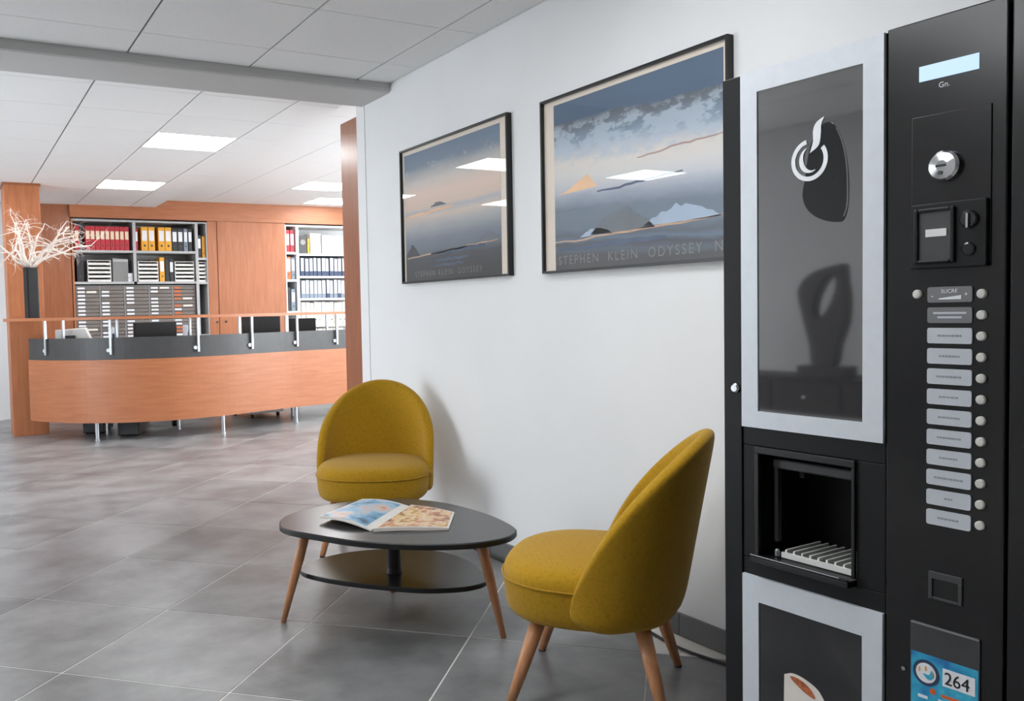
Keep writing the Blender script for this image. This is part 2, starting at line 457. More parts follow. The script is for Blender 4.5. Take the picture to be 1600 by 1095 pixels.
# ceilings
def ceiling(name, x0, x1, y0, y1, z, gx, gy, lights=(), gw=0.011, gl=0.004):
    slab = struct(MB().box(x0, x1, y0, y1, z + 0.010, z + 0.06).build(name, M['tbar']))
    xs = sorted({x0, x1} | {gx + 0.6 * k for k in range(-14, 16) if x0 + 0.03 < gx + 0.6 * k < x1 - 0.03})
    ys = sorted({y0, y1} | {gy + 0.6 * k for k in range(-24, 24) if y0 + 0.03 < gy + 0.6 * k < y1 - 0.03})
    cache = {}
    for i in range(len(xs) - 1):
        for j in range(len(ys) - 1):
            a, b, c, d = xs[i], xs[i + 1], ys[j], ys[j + 1]
            if any(abs((a + b) / 2 - lx) < 0.1 and abs((c + d) / 2 - ly) < 0.1 for lx, ly in lights): continue
            key = (round(b - a, 3), round(d - c, 3))
            if key not in cache:
                p, q = key
                cache[key] = MB().box(-p / 2 + gw / 2, p / 2 - gw / 2, -q / 2 + gl / 2, q / 2 - gl / 2, 0, 0.012).mesh('ceiling_tile', M['tile_c'])
            link('ceiling_tile', cache[key], slab, ((a + b) / 2, (c + d) / 2, z))
    return slab
L1 = [(1.108, 1.92), (-0.092, 1.92), (-1.292, 1.92)]
L2 = [(1.676, 6.73), (-0.124, 6.73), (-1.924, 6.73), (1.676, 9.13), (-0.124, 9.13), (-1.924, 9.13)]
L3 = [(3.78, 9.13), (4.38, 10.33), (5.58, 9.13), (3.78, 6.73), (5.58, 6.73)]
ceiling('ceiling', XL1, WX, YB, 4.355, CZ1, 0.808 + 0.6, 4.02, L1)
ceiling('ceiling_reception', XL2, 2.28, 4.75, 10.9, CZ2, 1.376, 6.43, L2)
ceiling('ceiling_office', 2.28, XR, 5.0, 10.9, CZ3, 2.28, 6.43, L3, gw=0.006, gl=0.003)
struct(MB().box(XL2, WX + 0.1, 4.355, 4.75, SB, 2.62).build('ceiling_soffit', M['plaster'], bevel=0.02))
struct(MB().box(XL2, XR, 10.9, YF, CZ3, 2.8).build('ceiling_strip', M['plaster']))
def ceil_light(x, y, z, label, group):
    t = thing('ceiling_light', label, 'ceiling light', (x, y, z), 0, group)
    fr = MB()
    for a in (-1, 1):
        fr.box(min(a * 0.288, a * 0.296), max(a * 0.288, a * 0.296), -0.296, 0.296, 0, 0.012)
        fr.box(-0.288, 0.288, min(a * 0.288, a * 0.296), max(a * 0.288, a * 0.296), 0, 0.012)
    fr.build('frame', M['white_plastic'], t)
    MB().box(-0.287, 0.287, -0.287, 0.287, 0.002, 0.012).build('diffuser', M['panel_light'], t)
for x, y in L1: ceil_light(x, y, CZ1, 'square lit panel in the ceiling above the seating corner', 'light panels over the seating')
for x, y in L2: ceil_light(x, y, CZ2, 'square lit ceiling panel between the soffit and the desk' if y < 8 else 'square lit ceiling panel right before the cherry header', 'light panels before the desk')
for x, y in L3: ceil_light(x, y, CZ3, 'square lit panel in the raised ceiling right of the desk', 'light panels over the office')

# ================================================================== VENDING MACHINE
A = (1.609, 1.464)
vm = thing('vending_machine', 'tall black coffee vending machine with silver framed panels against white wall', 'vending machine',
           (A[0], A[1], 0), math.atan2(-0.999, 0.043))
W_, H_, DP = 0.66, 1.672, 0.55
body = MB()
body.box(0.004, W_ - 0.004, 0.20, DP, 0.03, H_ - 0.004)
body.box(0.004, 0.085, 0.030, 0.20, 0.03, H_ - 0.004); body.box(0.33, W_ - 0.004, 0.030, 0.20, 0.03, H_ - 0.004)
body.box(0.085, 0.33, 0.030, 0.20, 0.81, H_ - 0.004); body.box(0.085, 0.33, 0.030, 0.20, 0.03, 0.555)
body.build('cabinet_body', M['mach_black'], vm)
for x in (0.05, 0.60):
    for y in (0.08, 0.50):
        MB().lathe([(0.022, 0), (0.022, 0.008), (0.012, 0.012), (0.012, 0.035)], 12).build('foot', M['dark_grey'], vm, (x, y, 0))
door = MB()
door.box(0, 0.050, 0.0, 0.030, 0.05, H_ - 0.006)
door.box(0.050, 0.392, 0.004, 0.030, 0.822, H_ - 0.004); door.box(0.050, 0.392, 0.004, 0.030, 0.05, 0.56)
door.box(0.050, 0.085, 0.004, 0.030, 0.56, 0.822); door.box(0.33, 0.392, 0.004, 0.030, 0.56, 0.822)
dr = door.build('door', M['mach_black'], vm, bevel=0.002)
MB().lathe([(0.011, 0), (0.011, -0.006), (0.008, -0.009), (0.008, -0.010)], 16, axis='y').build('door_lock', M['chrome'], dr, (0.036, 0.0, 0.952), smooth=False)
ctl = MB().box(0.394, 0.610, 0.0, 0.030, 0.05, H_).build('control_panel', M['mach_gloss'], vm, bevel=0.003)
MB().box(0.614, W_, 0.003, 0.030, 0.05, H_ - 0.002).build('door_edge', M['mach_gloss'], vm, bevel=0.003)

def framed_panel(z0, z1, iz0, iz1, gm, nm):
    fr = MB()
    x0, x1, a, b = 0.053, 0.390, 0.097, 0.347
    fr.box(x0, a, -0.004, 0.004, z0, z1); fr.box(b, x1, -0.004, 0.004, z0, z1)
    fr.box(a, b, -0.004, 0.004, iz1, z1); fr.box(a, b, -0.004, 0.004, z0, iz0)
    f = fr.build(nm + '_frame', M['silver'], vm)
    g = MB().box(a, b, -0.001, 0.004, iz0, iz1).build(nm + '_panel', gm, vm)
    return f, g
uf, ug = framed_panel(0.865, 1.668, 0.903, 1.620, M['panel_dark'], 'upper')
lf, lg = framed_panel(0.10, 0.521, 0.142, 0.463, M['panel_low'], 'lower')
# printed coffee bean and cup-and-steam logo on the upper panel
bean = [(0.252, 1.512), (0.268, 1.520), (0.285, 1.510), (0.300, 1.480), (0.311, 1.440), (0.316, 1.395), (0.315, 1.345), (0.306, 1.316),
        (0.290, 1.312), (0.262, 1.318), (0.235, 1.332), (0.217, 1.352), (0.210, 1.378), (0.216, 1.410), (0.222, 1.45), (0.232, 1.485)]
pb = [tuple(p) for p in spline(bean, 4, True)]
MB().prism(pb, -0.0016, -0.001, 'y').build('bean_print', M['print_bean'], ug)
hl = spline([(0.290, 1.505), (0.304, 1.470), (0.313, 1.420), (0.314, 1.350), (0.306, 1.322)], 6)
MB().prism([tuple(p) for p in hl] + [(p[0] - 0.003, p[1]) for p in reversed(hl)], -0.0018, -0.0016, 'y').build('bean_highlight', M['print_bean2'], ug)
def ring(cx, cz, rx, rz, th, a0, a1, n=28):
    o, i = [], []
    for k in range(n + 1):
        g = R(a0 + (a1 - a0) * k / n); t = th
        o.append((cx + rx * math.cos(g), cz + rz * math.sin(g))); i.append((cx + (rx - t) * math.cos(g), cz + (rz - t) * math.sin(g)))
    return o, i
lg_ = MB()
def strip(mb, o, i, y0=-0.003, y1=-0.0018):
    for k in range(len(o) - 1):
        mb.prism([o[k], o[k + 1], i[k + 1], i[k]], y0, y1, 'y')
cx, cz = 0.227, 1.448
o, i = ring(cx, cz, 0.043, 0.044, 0.0095, 100, 397); strip(lg_, o, i)
o, i = [], []
for k in range(19):
    g = R(105 + 200 * k / 18); t = 0.010 * math.sin(math.pi * k / 18) + 0.0008
    o.append((cx + 0.024 * math.cos(g) , cz + 0.027 * math.sin(g))); i.append((cx + (0.024 - t) * math.cos(g), cz + (0.027 - t) * math.sin(g)))
strip(lg_, o, i)
sa = spline([(0.228, 1.462), (0.236, 1.486), (0.236, 1.508), (0.244, 1.524), (0.262, 1.533)], 6)
sb = spline([(0.228, 1.462), (0.249, 1.476), (0.254, 1.500), (0.255, 1.518), (0.262, 1.533)], 6)
strip(lg_, [tuple(p) for p in sa], [tuple(p) for p in sb])
lo = lg_.build('cup_logo', M['print_white'], ug); lo['label'] = 'white ring and steam logo'
# printed cup on the lower panel
cup = [(0.160, 0.150)] + [tuple(p) for p in spline([(0.163, 0.318), (0.185, 0.327), (0.215, 0.324), (0.245, 0.312), (0.262, 0.292)], 5)] + [(0.255, 0.150)]
cp = MB().prism(cup, -0.0018, -0.001, 'y').build('cup_print', M['foam'], lg); cp['label'] = 'printed white coffee cup'
MB().prism([tuple(p) for p in spline([(0.178, 0.318), (0.200, 0.320), (0.228, 0.308), (0.240, 0.290), (0.222, 0.292), (0.196, 0.304)], 4, True)], -0.0024, -0.0018, 'y').build('cocoa_print', M['cinnamon'], cp)

# dispensing niche
nb = MB(); nb.box(0.088, 0.327, 0.185, 0.199, 0.558, 0.806)
nb.build('niche_back', M['mach_dark'], vm)
nf = MB(); nf.box(0.085, 0.330, -0.003, 0.006, 0.806, 0.822); nf.box(0.085, 0.097, -0.003, 0.006, 0.560, 0.806); nf.box(0.322, 0.330, -0.003, 0.006, 0.575, 0.806)
nf.build('niche_surround', M['mach_dark'], vm, bevel=0.002)
MB().box(0.110, 0.320, 0.03, 0.046, 0.772, 0.794).build('niche_lintel', M['dark_grey'], vm, bevel=0.004)
MB().box(0.106, 0.116, 0.04, 0.055, 0.60, 0.772).build('niche_post', M['dark_grey'], vm, bevel=0.002)
MB().box(0.135, 0.148, 0.09, 0.11, 0.745, 0.785).build('spout', M['dark_grey'], vm, bevel=0.003)
tr = MB(); tr.box(0.088, 0.327, -0.022, 0.18, 0.558, 0.572); tr.box(0.088, 0.327, -0.022, -0.017, 0.572, 0.577)
tray = tr.build('drip_tray', M['mach_dark'], vm, bevel=0.002)
MB().box(0.090, 0.308, -0.0235, -0.022, 0.5755, 0.5775).build('tray_rim', M['steel'], tray)
MB().box(0.140, 0.315, 0.020, 0.026, 0.574, 0.586).build('grille_front', M['white_plastic'], tray)
for k in range(9):
    MB().box(0.146 + 0.020 * k, 0.150 + 0.020 * k, 0.026, 0.150, 0.580, 0.592).build('grille_bar', M['white_plastic'], tray)
for x in (0.128, 0.320):
    MB().lathe([(0.006, 0), (0.006, 0.012), (0.004, 0.016)], 10).build('grille_knob', M['steel'], tray, (x, 0.023, 0.574))

# control column
MB().box(0.457, 0.5625, -0.002, 0.001, 1.557, 1.585).build('display', M['display'], ctl)
text_mb('Gn.', 0.014, M['print_white'], 'display_mark', ctl, (0.492, -0.0006, 1.539))
cpl = MB().box(0.444, 0.585, -0.0025, 0.001, 1.215, 1.492).build('coin_plate', M['mach_gloss'], ctl, bevel=0.001)
cd = MB().lathe([(0.028, 0.0), (0.028, -0.010), (0.024, -0.015), (0.010, -0.017), (0.0005, -0.0172)], 28, axis='y').build('coin_slot_disc', M['chrome'], cpl, (0.508, -0.0025, 1.393))
MB().box(-0.010, 0.008, -0.0182, -0.012, -0.002, 0.002).build('coin_slot', M['ink_black'], cd)
MB().lathe([(0.004, 0), (0.004, -0.002)], 10, axis='y').build('disc_rivet', M['dark_grey'], cd, (-0.002, -0.0165, -0.013))
rt = MB()
rt.prism(rrect(0.446, 0.582, 1.206, 1.327, 0.004), -0.010, 0.001, 'y')
rto = rt.build('coin_return', M['mach_black'], ctl, bevel=0.002)
lip = MB()
lip.box(0.455, 0.463, -0.016, -0.010, 1.216, 1.318); lip.box(0.521, 0.529, -0.016, -0.010, 1.216, 1.318); lip.box(0.463, 0.521, -0.016, -0.010, 1.311, 1.318)
lip.box(0.463, 0.521, -0.017, -0.010, 1.216, 1.222)
lip.build('return_lip', M['mach_gloss'], rto, bevel=0.002)
MB().box(0.463, 0.521, -0.0112, -0.010, 1.222, 1.311).build('return_flap', M['dark_grey'], rto)
MB().box(0.476, 0.514, -0.0125, -0.0112, 1.265, 1.279).build('white_sticker', M['white_plastic'], rto)
MB().lathe([(0.016, 0), (0.016, -0.003), (0.013, -0.006)], 20, axis='y').build('return_knob', M['mach_dark'], rto, (0.553, -0.010, 1.292))
MB().box(-0.002, 0.002, -0.010, -0.006, -0.013, 0.013).build('key', M['chrome'], rto, (0.553, -0.010, 1.289))
MB().lathe([(0.012, 0), (0.012, -0.002), (0.0095, -0.0035)], 20, axis='y').build('blank_ring', M['mach_gloss'], rto, (0.552, -0.010, 1.238))
btn = MB().lathe([(0.0085, 0), (0.0085, -0.004), (0.0065, -0.006), (0.0005, -0.0065)], 18, axis='y').mesh('selection_button', M['button'])
link('selection_button', btn, ctl, (0.456, 0, 1.159))
for k in range(12):
    z = 1.157 - 0.0382 * k
    link('selection_button', btn, ctl, (0.571, 0, z))
    lab = MB().prism(rrect(0.475, 0.555, z - 0.0145, z + 0.0145, 0.004), -0.003, 0.001, 'y').build('selection_label', M['label_grey'] if k < 2 else M['label_light'], ctl)
    if k == 0:
        lab['label'] = 'grey sugar selection label'
        text_mb('SUCRE', 0.010, M['print_white'], 'lettering', lab, (0.515, -0.0033, z + 0.003), align='CENTER')
        text_mb('-', 0.014, M['print_white'], 'lettering', lab, (0.482, -0.0033, z - 0.006)); text_mb('+', 0.012, M['print_white'], 'lettering', lab, (0.541, -0.0033, z - 0.004))
        MB().prism([(0.496, z - 0.009), (0.536, z - 0.009), (0.536, z - 0.0015), (0.496, z - 0.007)], -0.0036, -0.003, 'y').build('sugar_scale', M['print_white'], lab)
    elif k == 1:
        lab['label'] = 'grey label with two pale lines of print'
        for a, b, c in ((0.486, 0.545, 0.004), (0.494, 0.537, -0.004)):
            MB().box(a, b, -0.0034, -0.003, z + c - 0.0018, z + c + 0.0018).build('print_line', M['label_light'], lab)
    else:
        wd = [0, 0, 0.042, 0.036, 0.045, 0.036, 0.038, 0.042, 0.034, 0.052, 0.014, 0.038][k]
        x = 0.515 - wd / 2
        pr = MB(); rr = random.Random(k)
        while x < 0.515 + wd / 2:
            a = rr.uniform(0.003, 0.007); pr.box(x, min(x + a, 0.515 + wd / 2 + 0.001), -0.0034, -0.003, z - 0.0016, z + 0.0018); x += a + 0.0012
        pr.build('print_line', M['label_ink'], lab)
so = MB(); so.box(0.480, 0.541, -0.004, 0.001, 0.619, 0.632); so.box(0.480, 0.487, -0.004, 0.001, 0.579, 0.619); so.box(0.534, 0.541, -0.004, 0.001, 0.579, 0.619); so.box(0.487, 0.534, -0.004, 0.001, 0.579, 0.584)
so.build('cup_sensor_window', M['dark_grey'], ctl, bevel=0.001)
MB().box(0.487, 0.534, -0.001, 0.001, 0.584, 0.619).build('sensor_glass', M['mach_dark'], ctl)
hd = MB().prism(rrect(0.446, 0.573, 0.30, 0.527, 0.004), -0.003, 0.0, 'y').build('card_holder', M['dark_grey'], ctl)
MB().box(0.447, 0.572, -0.0042, -0.003, 0.523, 0.5265).build('holder_rim', M['mid_grey'], hd)
stk = MB().box(0.448, 0.571, -0.0036, -0.003, 0.305, 0.468).build('sticker', M['sticker_blue'], hd); stk['label'] = 'blue service sticker numbered 264'
MB().lathe([(0.025, 0), (0.025, -0.0006)], 28, axis='y').build('emblem_ring', M['navy'], stk, (0.477, -0.0036, 0.432))
MB().lathe([(0.019, 0), (0.019, -0.0006)], 28, axis='y').build('emblem_disc', M['label_white'], stk, (0.477, -0.0042, 0.432))
MB().prism([tuple(p) for p in spline([(0.472, 0.430), (0.482, 0.421), (0.492, 0.428), (0.488, 0.440), (0.483, 0.430)], 4, True)], -0.0054, -0.0048, 'y').build('emblem_crescent', M['sticker_blue'], stk)
for dx, dz in ((-0.012, 0.004), (0.014, 0.0), (0.0, 0.008)):
    MB().box(0.4755 + dx, 0.4785 + dx, -0.0054, -0.0048, 0.428 + dz, 0.437 + dz).build('emblem_mark', M['yellow'], stk)
MB().prism([(0.508, 0.418), (0.566, 0.418), (0.566, 0.452), (0.508, 0.452)], -0.0044, -0.0036, 'y').build('number_plate', M['print_white'], stk)
text_mb('264', 0.034, M['ink_black'], 'lettering', stk, (0.511, -0.0050, 0.423), xs=0.9)
MB().lathe([(0.006, 0), (0.006, -0.0006)], 14, axis='y').build('orange_dot', M['ink_orange'], stk, (0.490, -0.0036, 0.400))
for a, b, c, mm in ((0.505, 0.555, 0.398, 'ink_orange'), (0.500, 0.560, 0.386, 'label_white'), (0.462, 0.480, 0.384, 'label_white')):
    MB().box(a, b, -0.0042, -0.0036, c - 0.003, c + 0.003).build('print_line', M[mm], stk)
MB().lathe([(0.004, 0), (0.004, -0.003)], 10, axis='y').build('screw', M['chrome'], ctl, (0.432, 0, 0.425))

# ================================================================== CHAIRS
def make_chair(label, loc, fw):
    ang = math.atan2(fw[1], fw[0]) - math.pi / 2
    t = thing('lounge_chair', label, 'chair', (loc[0], loc[1], 0), ang)
    zb, zs, zt = 0.250, 0.435, 0.793
    # seat: a rounded cushion, flat at the rear where it meets the shell
    def plan(a, kx, ky):
        c, s = math.cos(a), math.sin(a); p = 2.0 / 2.5
        return (math.copysign(abs(c) ** p, c) * kx, math.copysign(abs(s) ** p, s) * ky + 0.024)
    prof = [(0.02, zb), (0.60, zb), (0.88, zb + 0.002), (0.96, zb + 0.014), (0.988, zb + 0.06), (1.0, zb + 0.12), (0.985, zb + 0.142), (0.93, zb + 0.162), (0.80, zb + 0.174), (0.5, zb + 0.182), (0.02, zb + 0.185)]
    n = 32; mb = MB()
    for r, z in prof:
        for j in range(n):
            x, y = plan(2 * math.pi * j / n, 0.276 * r, 0.262 * r); mb.v.append((x, y, z))
    for i in range(len(prof) - 1):
        for j in range(n):
            q = i * n; mb.f.append((q + j, q + (j + 1) % n, q + n + (j + 1) % n, q + n + j))
    mb.f.append(tuple(range(n))[::-1]); mb.f.append(tuple((len(prof) - 1) * n + j for j in range(n)))
    seat = mb.build('seat', M['mustard'], t, smooth=True, subsurf=1)
    # piping seam round the seat front
    pts = []
    for j in range(25):
        a = R(-12 + 204 * j / 24); x, y = plan(a, 0.277, 0.263); pts.append((x, y, zb + 0.118))
    MB().tube(pts, 0.0028, 6).build('seam', M['mustard'], seat, smooth=True)
    # wrapped shell backrest
    mb = MB(); NP, NS = 28, 10; th = 0.048; amax = 100
    def top(ph):
        c = max(0.0, math.cos(math.radians(ph * 90 / amax)))
        return 0.300 + (zt - 0.300) * c ** 0.62
    def pos(ph, z, off):
        g = math.radians(ph); rx, ry = 0.292 - off, 0.245 - off
        k = max(0.0, z - zb)
        x = math.sin(g) * rx * (1 + 0.10 * k) ; y = -math.cos(g) * ry + 0.010
        y -= k * 0.18 * (0.4 + 0.6 * math.cos(g)) + 0.0
        if k > 0.3: x *= 1 - 0.10 * (k - 0.3)
        return (x, y, z)
    rows = []
    for i in range(NP + 1):
        ph = -amax + 2 * amax * i / NP; zt_ = top(ph); col = []
        ez = max(0.0, (abs(ph) - 72) / (amax - 72)); zb_ = zb + 0.006 + 0.036 * ez * ez; zt_ = max(zt_, zb_ + 0.06)
        e = min(1.0, (amax - abs(ph)) / 6.0)           # thickness tapers round at the two front ends
        tt = th * (0.55 + 0.45 * e)
        for k in range(NS + 1):
            col.append(pos(ph, zb_ + (zt_ - 0.02 - zb_) * k / NS, (0.0 if k else 0.012) + 0.012 * ez))
        col.append(pos(ph, zt_ - 0.006, tt * 0.14 + 0.012 * ez)); col.append(pos(ph, zt_, tt * 0.5)); col.append(pos(ph, zt_ - 0.006, tt * 0.86))
        for k in range(NS + 1):
            col.append(pos(ph, zt_ - 0.02 - (zt_ - 0.02 - zb_) * k / NS, tt))
        rows.append(col)
    nc = len(rows[0])
    for col in rows: mb.v += col
    for i in range(NP):
        for k in range(nc):
            a, b = i * nc + k, i * nc + (k + 1) % nc
            mb.f.append((a, a + nc, b + nc, b))
    mb.f.append(tuple(range(nc))); mb.f.append(tuple(NP * nc + k for k in range(nc))[::-1])
    mb.build('backrest', M['mustard'], t, smooth=True, subsurf=1)
    for sx in (-1, 1):
        for sy in (-1, 1):
            a = Vector((sx * 0.165, 0.15 if sy > 0 else -0.135, zb + 0.010)); b = Vector((sx * 0.222, 0.232 if sy > 0 else -0.205, 0.006))
            leg = MB().tube([tuple(a), tuple(a.lerp(b, 0.5)), tuple(b)], [0.023, 0.0195, 0.0125], 14).build('leg', M['beech'], t, smooth=True)
            MB().lathe([(0.0115, 0), (0.0125, 0.002), (0.0125, 0.007)], 12).build('glide', M['dark_grey'], leg, (b.x, b.y, 0))
    return t
make_chair('mustard upholstered shell chair standing beside the black vending machine', (1.695, 2.018), (-0.66, 0.75))
make_chair('mustard upholstered shell chair behind the coffee table, facing the open magazine', (1.815, 3.845), (-0.56, -0.83))

# ================================================================== COFFEE TABLE
TZ = 0.38
ctab = thing('coffee_table', 'black rounded triangle coffee table with lower shelf and beech legs', 'table', (1.40, 2.80, 0))
outl = [(1.030, 3.00), (1.085, 3.115), (1.21, 3.195), (1.392, 3.222), (1.549, 3.185), (1.655, 3.095), (1.725, 2.945), (1.752, 2.729), (1.728, 2.525), (1.680, 2.445),
        (1.600, 2.408), (1.480, 2.420), (1.326, 2.504), (1.182, 2.645), (1.078, 2.830), (1.034, 2.925)]
op = [(p[0] - 1.40, p[1] - 2.80) for p in spline(outl, 5, True)]
def slab(poly, z0, z1, name, mtop, medge, parent):
    n = len(poly); mb = MB()
    def ins(k): return [(x * (1 - k), y * (1 - k)) for x, y in poly]
    levels = [(ins(0.012), z0), (ins(0.0), z0 + 0.004), (ins(0.0), z1 - 0.004), (ins(0.010), z1)]
    for pl, z in levels: mb.v += [(x, y, z) for x, y in pl]
    ar = sum(poly[i][0] * poly[(i + 1) % n][1] - poly[(i + 1) % n][0] * poly[i][1] for i in range(n))
    for i in range(len(levels) - 1):
        for j in range(n):
            q = i * n; f = (q + j, q + (j + 1) % n, q + n + (j + 1) % n, q + n + j)
            mb.f.append(f if ar > 0 else f[::-1])
    b, t = tuple(range(n)), tuple((len(levels) - 1) * n + j for j in range(n))
    mb.f.append(b[::-1] if ar > 0 else b)
    edge = mb.build(name, medge, parent)
    MB().prism([(x * 0.990, y * 0.990) for x, y in poly], z1 - 0.002, z1, 'z').build(name + '_surface', mtop, edge)
    return edge
slab(op, TZ - 0.022, TZ, 'table_top', M['black_lam'], M['black_edge'], ctab)
sh = [(1.128, 3.06), (1.180, 3.135), (1.27, 3.185), (1.40, 3.20), (1.545, 3.155), (1.66, 3.07), (1.722, 2.95), (1.725, 2.78), (1.668, 2.605), (1.59, 2.568),
      (1.495, 2.590), (1.398, 2.650), (1.252, 2.812), (1.163, 2.950)]
sp_ = [(p[0] - 1.40, p[1] - 2.80) for p in spline(sh, 5, True)]
slab(sp_, 0.162, 0.18, 'shelf', M['black_lam'], M['black_edge'], ctab)
MB().lathe([(0.030, 0.18), (0.026, 0.20), (0.026, 0.34), (0.034, TZ - 0.022)], 16).build('centre_post', M['black_edge'], ctab, (0.02, 0.06, 0))
for (tx, ty), (fx, fy) in (((1.135, 3.000), (1.053, 3.057)), ((1.605, 2.555), (1.663, 2.502)), ((1.52, 3.08), (1.555, 3.15))):
    a = Vector((tx - 1.40, ty - 2.80, TZ - 0.022)); b = Vector((fx - 1.40, fy - 2.80, 0.0))
    MB().tube([tuple(a), tuple(a.lerp(b, 0.35)), tuple(b)], [0.019, 0.0185, 0.010], 14).build('leg', M['beech'], ctab, smooth=True)
# open magazine: two page stacks meeting at the fold
mg = thing('open_magazine', 'open magazine with blue page and food photographs on coffee table', 'magazine', (1.40, 2.88, TZ))
def page(P, lift, mtop, name):
    """P: corners near-outer, near-fold, far-fold, far-outer"""
    mb = MB(); nu, nv = 8, 5
    for z_off in (0.0, 1.0):
        for a in range(nu + 1):
            for b in range(nv + 1):
                u, v = a / nu, b / nv
                p = (Vector(P[0]) * (1 - u) + Vector(P[1]) * u) * (1 - v) + (Vector(P[3]) * (1 - u) + Vector(P[2]) * u) * v
                zt_ = lift[0] * (1 - u) + lift[1] * u + lift[2] * math.sin(math.pi * u)
                mb.v.append((p.x - 1.40, p.y - 2.88, zt_ if z_off else max(0.0, zt_ - lift[3])))
    k = (nu + 1) * (nv + 1)
    def id_(a, b, s): return s * k + a * (nv + 1) + b
    for a in range(nu):
        for b in range(nv):
            mb.f.append((id_(a, b, 1), id_(a + 1, b, 1), id_(a + 1, b + 1, 1), id_(a, b + 1, 1)))
            mb.f.append((id_(a, b, 0), id_(a, b + 1, 0), id_(a + 1, b + 1, 0), id_(a + 1, b, 0)))
    for a in range(nu):
        mb.f.append((id_(a, 0, 0), id_(a + 1, 0, 0), id_(a + 1, 0, 1), id_(a, 0, 1))); mb.f.append((id_(a + 1, nv, 0), id_(a, nv, 0), id_(a, nv, 1), id_(a + 1, nv, 1)))
    for b in range(nv):
        mb.f.append((id_(0, b + 1, 0), id_(0, b, 0), id_(0, b, 1), id_(0, b + 1, 1))); mb.f.append((id_(nu, b, 0), id_(nu, b + 1, 0), id_(nu, b + 1, 1), id_(nu, b, 1)))
    o = mb.build(name, M['paper'], mg)
    sm = MB()
    for a in range(nu + 1):
        for b in range(nv + 1):
            x, y, z = mb.v[id_(a, b, 1)]
            mx_, my_ = (P[0][0] + P[1][0] + P[2][0] + P[3][0]) / 4 - 1.40, (P[0][1] + P[1][1] + P[2][1] + P[3][1]) / 4 - 2.88
            sm.v.append((mx_ + (x - mx_) * 0.93, my_ + (y - my_) * 0.93, z + 0.0012))
    for a in range(nu):
        for b in range(nv):
            q = a * (nv + 1) + b; sm.f.append((q, q + nv + 1, q + nv + 2, q + 1))
    sm.build('printed_page', mtop, o)
page([(1.171, 2.965), (1.272, 2.735), (1.555, 2.985), (1.430, 3.150)], (0.020, 0.006, 0.010, 0.006), M['page_blue'], 'left_pages')
page([(1.510, 2.605), (1.275, 2.725), (1.560, 2.980), (1.650, 2.800)], (0.006, 0.012, 0.004, 0.012), M['page_food'], 'right_pages')

# power cable lying by the skirting
MB().tube([tuple(p) for p in spline([(2.15, 1.52, 0.006), (2.14, 1.85, 0.006), (2.10, 2.10, 0.006), (2.13, 2.35, 0.006), (2.16, 2.8, 0.006), (2.165, 3.3, 0.006), (2.17, 3.7, 0.006)], 6)], 0.005, 8).build('power_cable', M['cable'], smooth=True)
tag(bpy.data.objects['power_cable'], 'thin black power cable lying on the floor along the skirting', 'cable')

# ================================================================== PICTURES
def picture(y_left, y_right, z0, z1, label, pm, mounts, words, extras):
    wd, ht = y_left - y_right, z1 - z0
    t = thing('framed_picture', label, 'picture', (WX, y_left, z0), R(-90), 'framed prints on the wall')
    d = 0.028; f = 0.009
    fr = MB()
    fr.box(0, f, -d, 0, 0, ht); fr.box(wd - f, wd, -d, 0, 0, ht); fr.box(f, wd - f, -d, 0, 0, f); fr.box(f, wd - f, -d, 0, ht - f, ht)
    fr.build('frame', M['frame_black'], t)
    MB().box(f, wd - f, -0.012, -0.001, f, ht - f).build('mount', M['mount'], t)
    l, r, b, tp = mounts
    pr = MB().box(l, wd - r, -0.0135, -0.012, b, ht - tp).build('print', pm, t)
    for pts, c in extras:
        q = [(l + u * (wd - l - r), b + v * (ht - b - tp)) for u, v in pts]
        MB().prism(q, -0.0143, -0.0136, 'y').build('printed_shape', M[c], pr)
    text_mb(words[0], words[1], M['print_words'], 'lettering', pr, (l + words[2], -0.0145, b + 0.022), xs=1.0, space=words[3])
    MB().box(f, wd - f, -0.022, -0.020, f, ht - f).build('glass_pane', M['pic_glass'], t)
M['print_words'] = mat('print_lettering', (122, 121, 120), 0.6)
M['ink_peach'] = mat('ink_peach', (232, 190, 150), 0.6, var=0.08, scale=12)
M['ink_tan'] = mat('ink_tan', (196, 160, 132), 0.6, var=0.08)
M['ink_rust'] = mat('ink_rust', (170, 140, 130), 0.6, var=0.08)
M['ink_navy'] = mat('ink_navy', (70, 86, 112), 0.6, var=0.15, scale=14)
M['ink_char'] = mat('ink_charcoal', (60, 62, 66), 0.6, var=0.15, scale=14)
M['ink_mist'] = mat('ink_mist', (160, 176, 196), 0.6, var=0.08, scale=12)
M['ink_slate'] = mat('ink_slate', (106, 112, 120), 0.6, var=0.1, scale=10)
big = print_mat('seascape_print_clouds',
    [(0.0, (66, 66, 67)), (0.09, (72, 72, 74)), (0.12, (84, 94, 108)), (0.15, (70, 74, 84)), (0.18, (96, 112, 130)), (0.21, (84, 92, 104)), (0.25, (104, 118, 132)), (0.36, (112, 124, 138)),
     (0.43, (150, 158, 172)), (0.48, (186, 188, 194)), (0.56, (206, 203, 200)), (0.63, (214, 206, 198)), (0.70, (176, 184, 194)), (0.76, (128, 146, 164)), (0.83, (104, 116, 128)),
     (0.875, (92, 96, 102)), (0.89, (76, 96, 120)), (0.99, (84, 104, 128))], 0.06, 0.09, (0.66, 0.84, 0.46), (176, 188, 200))
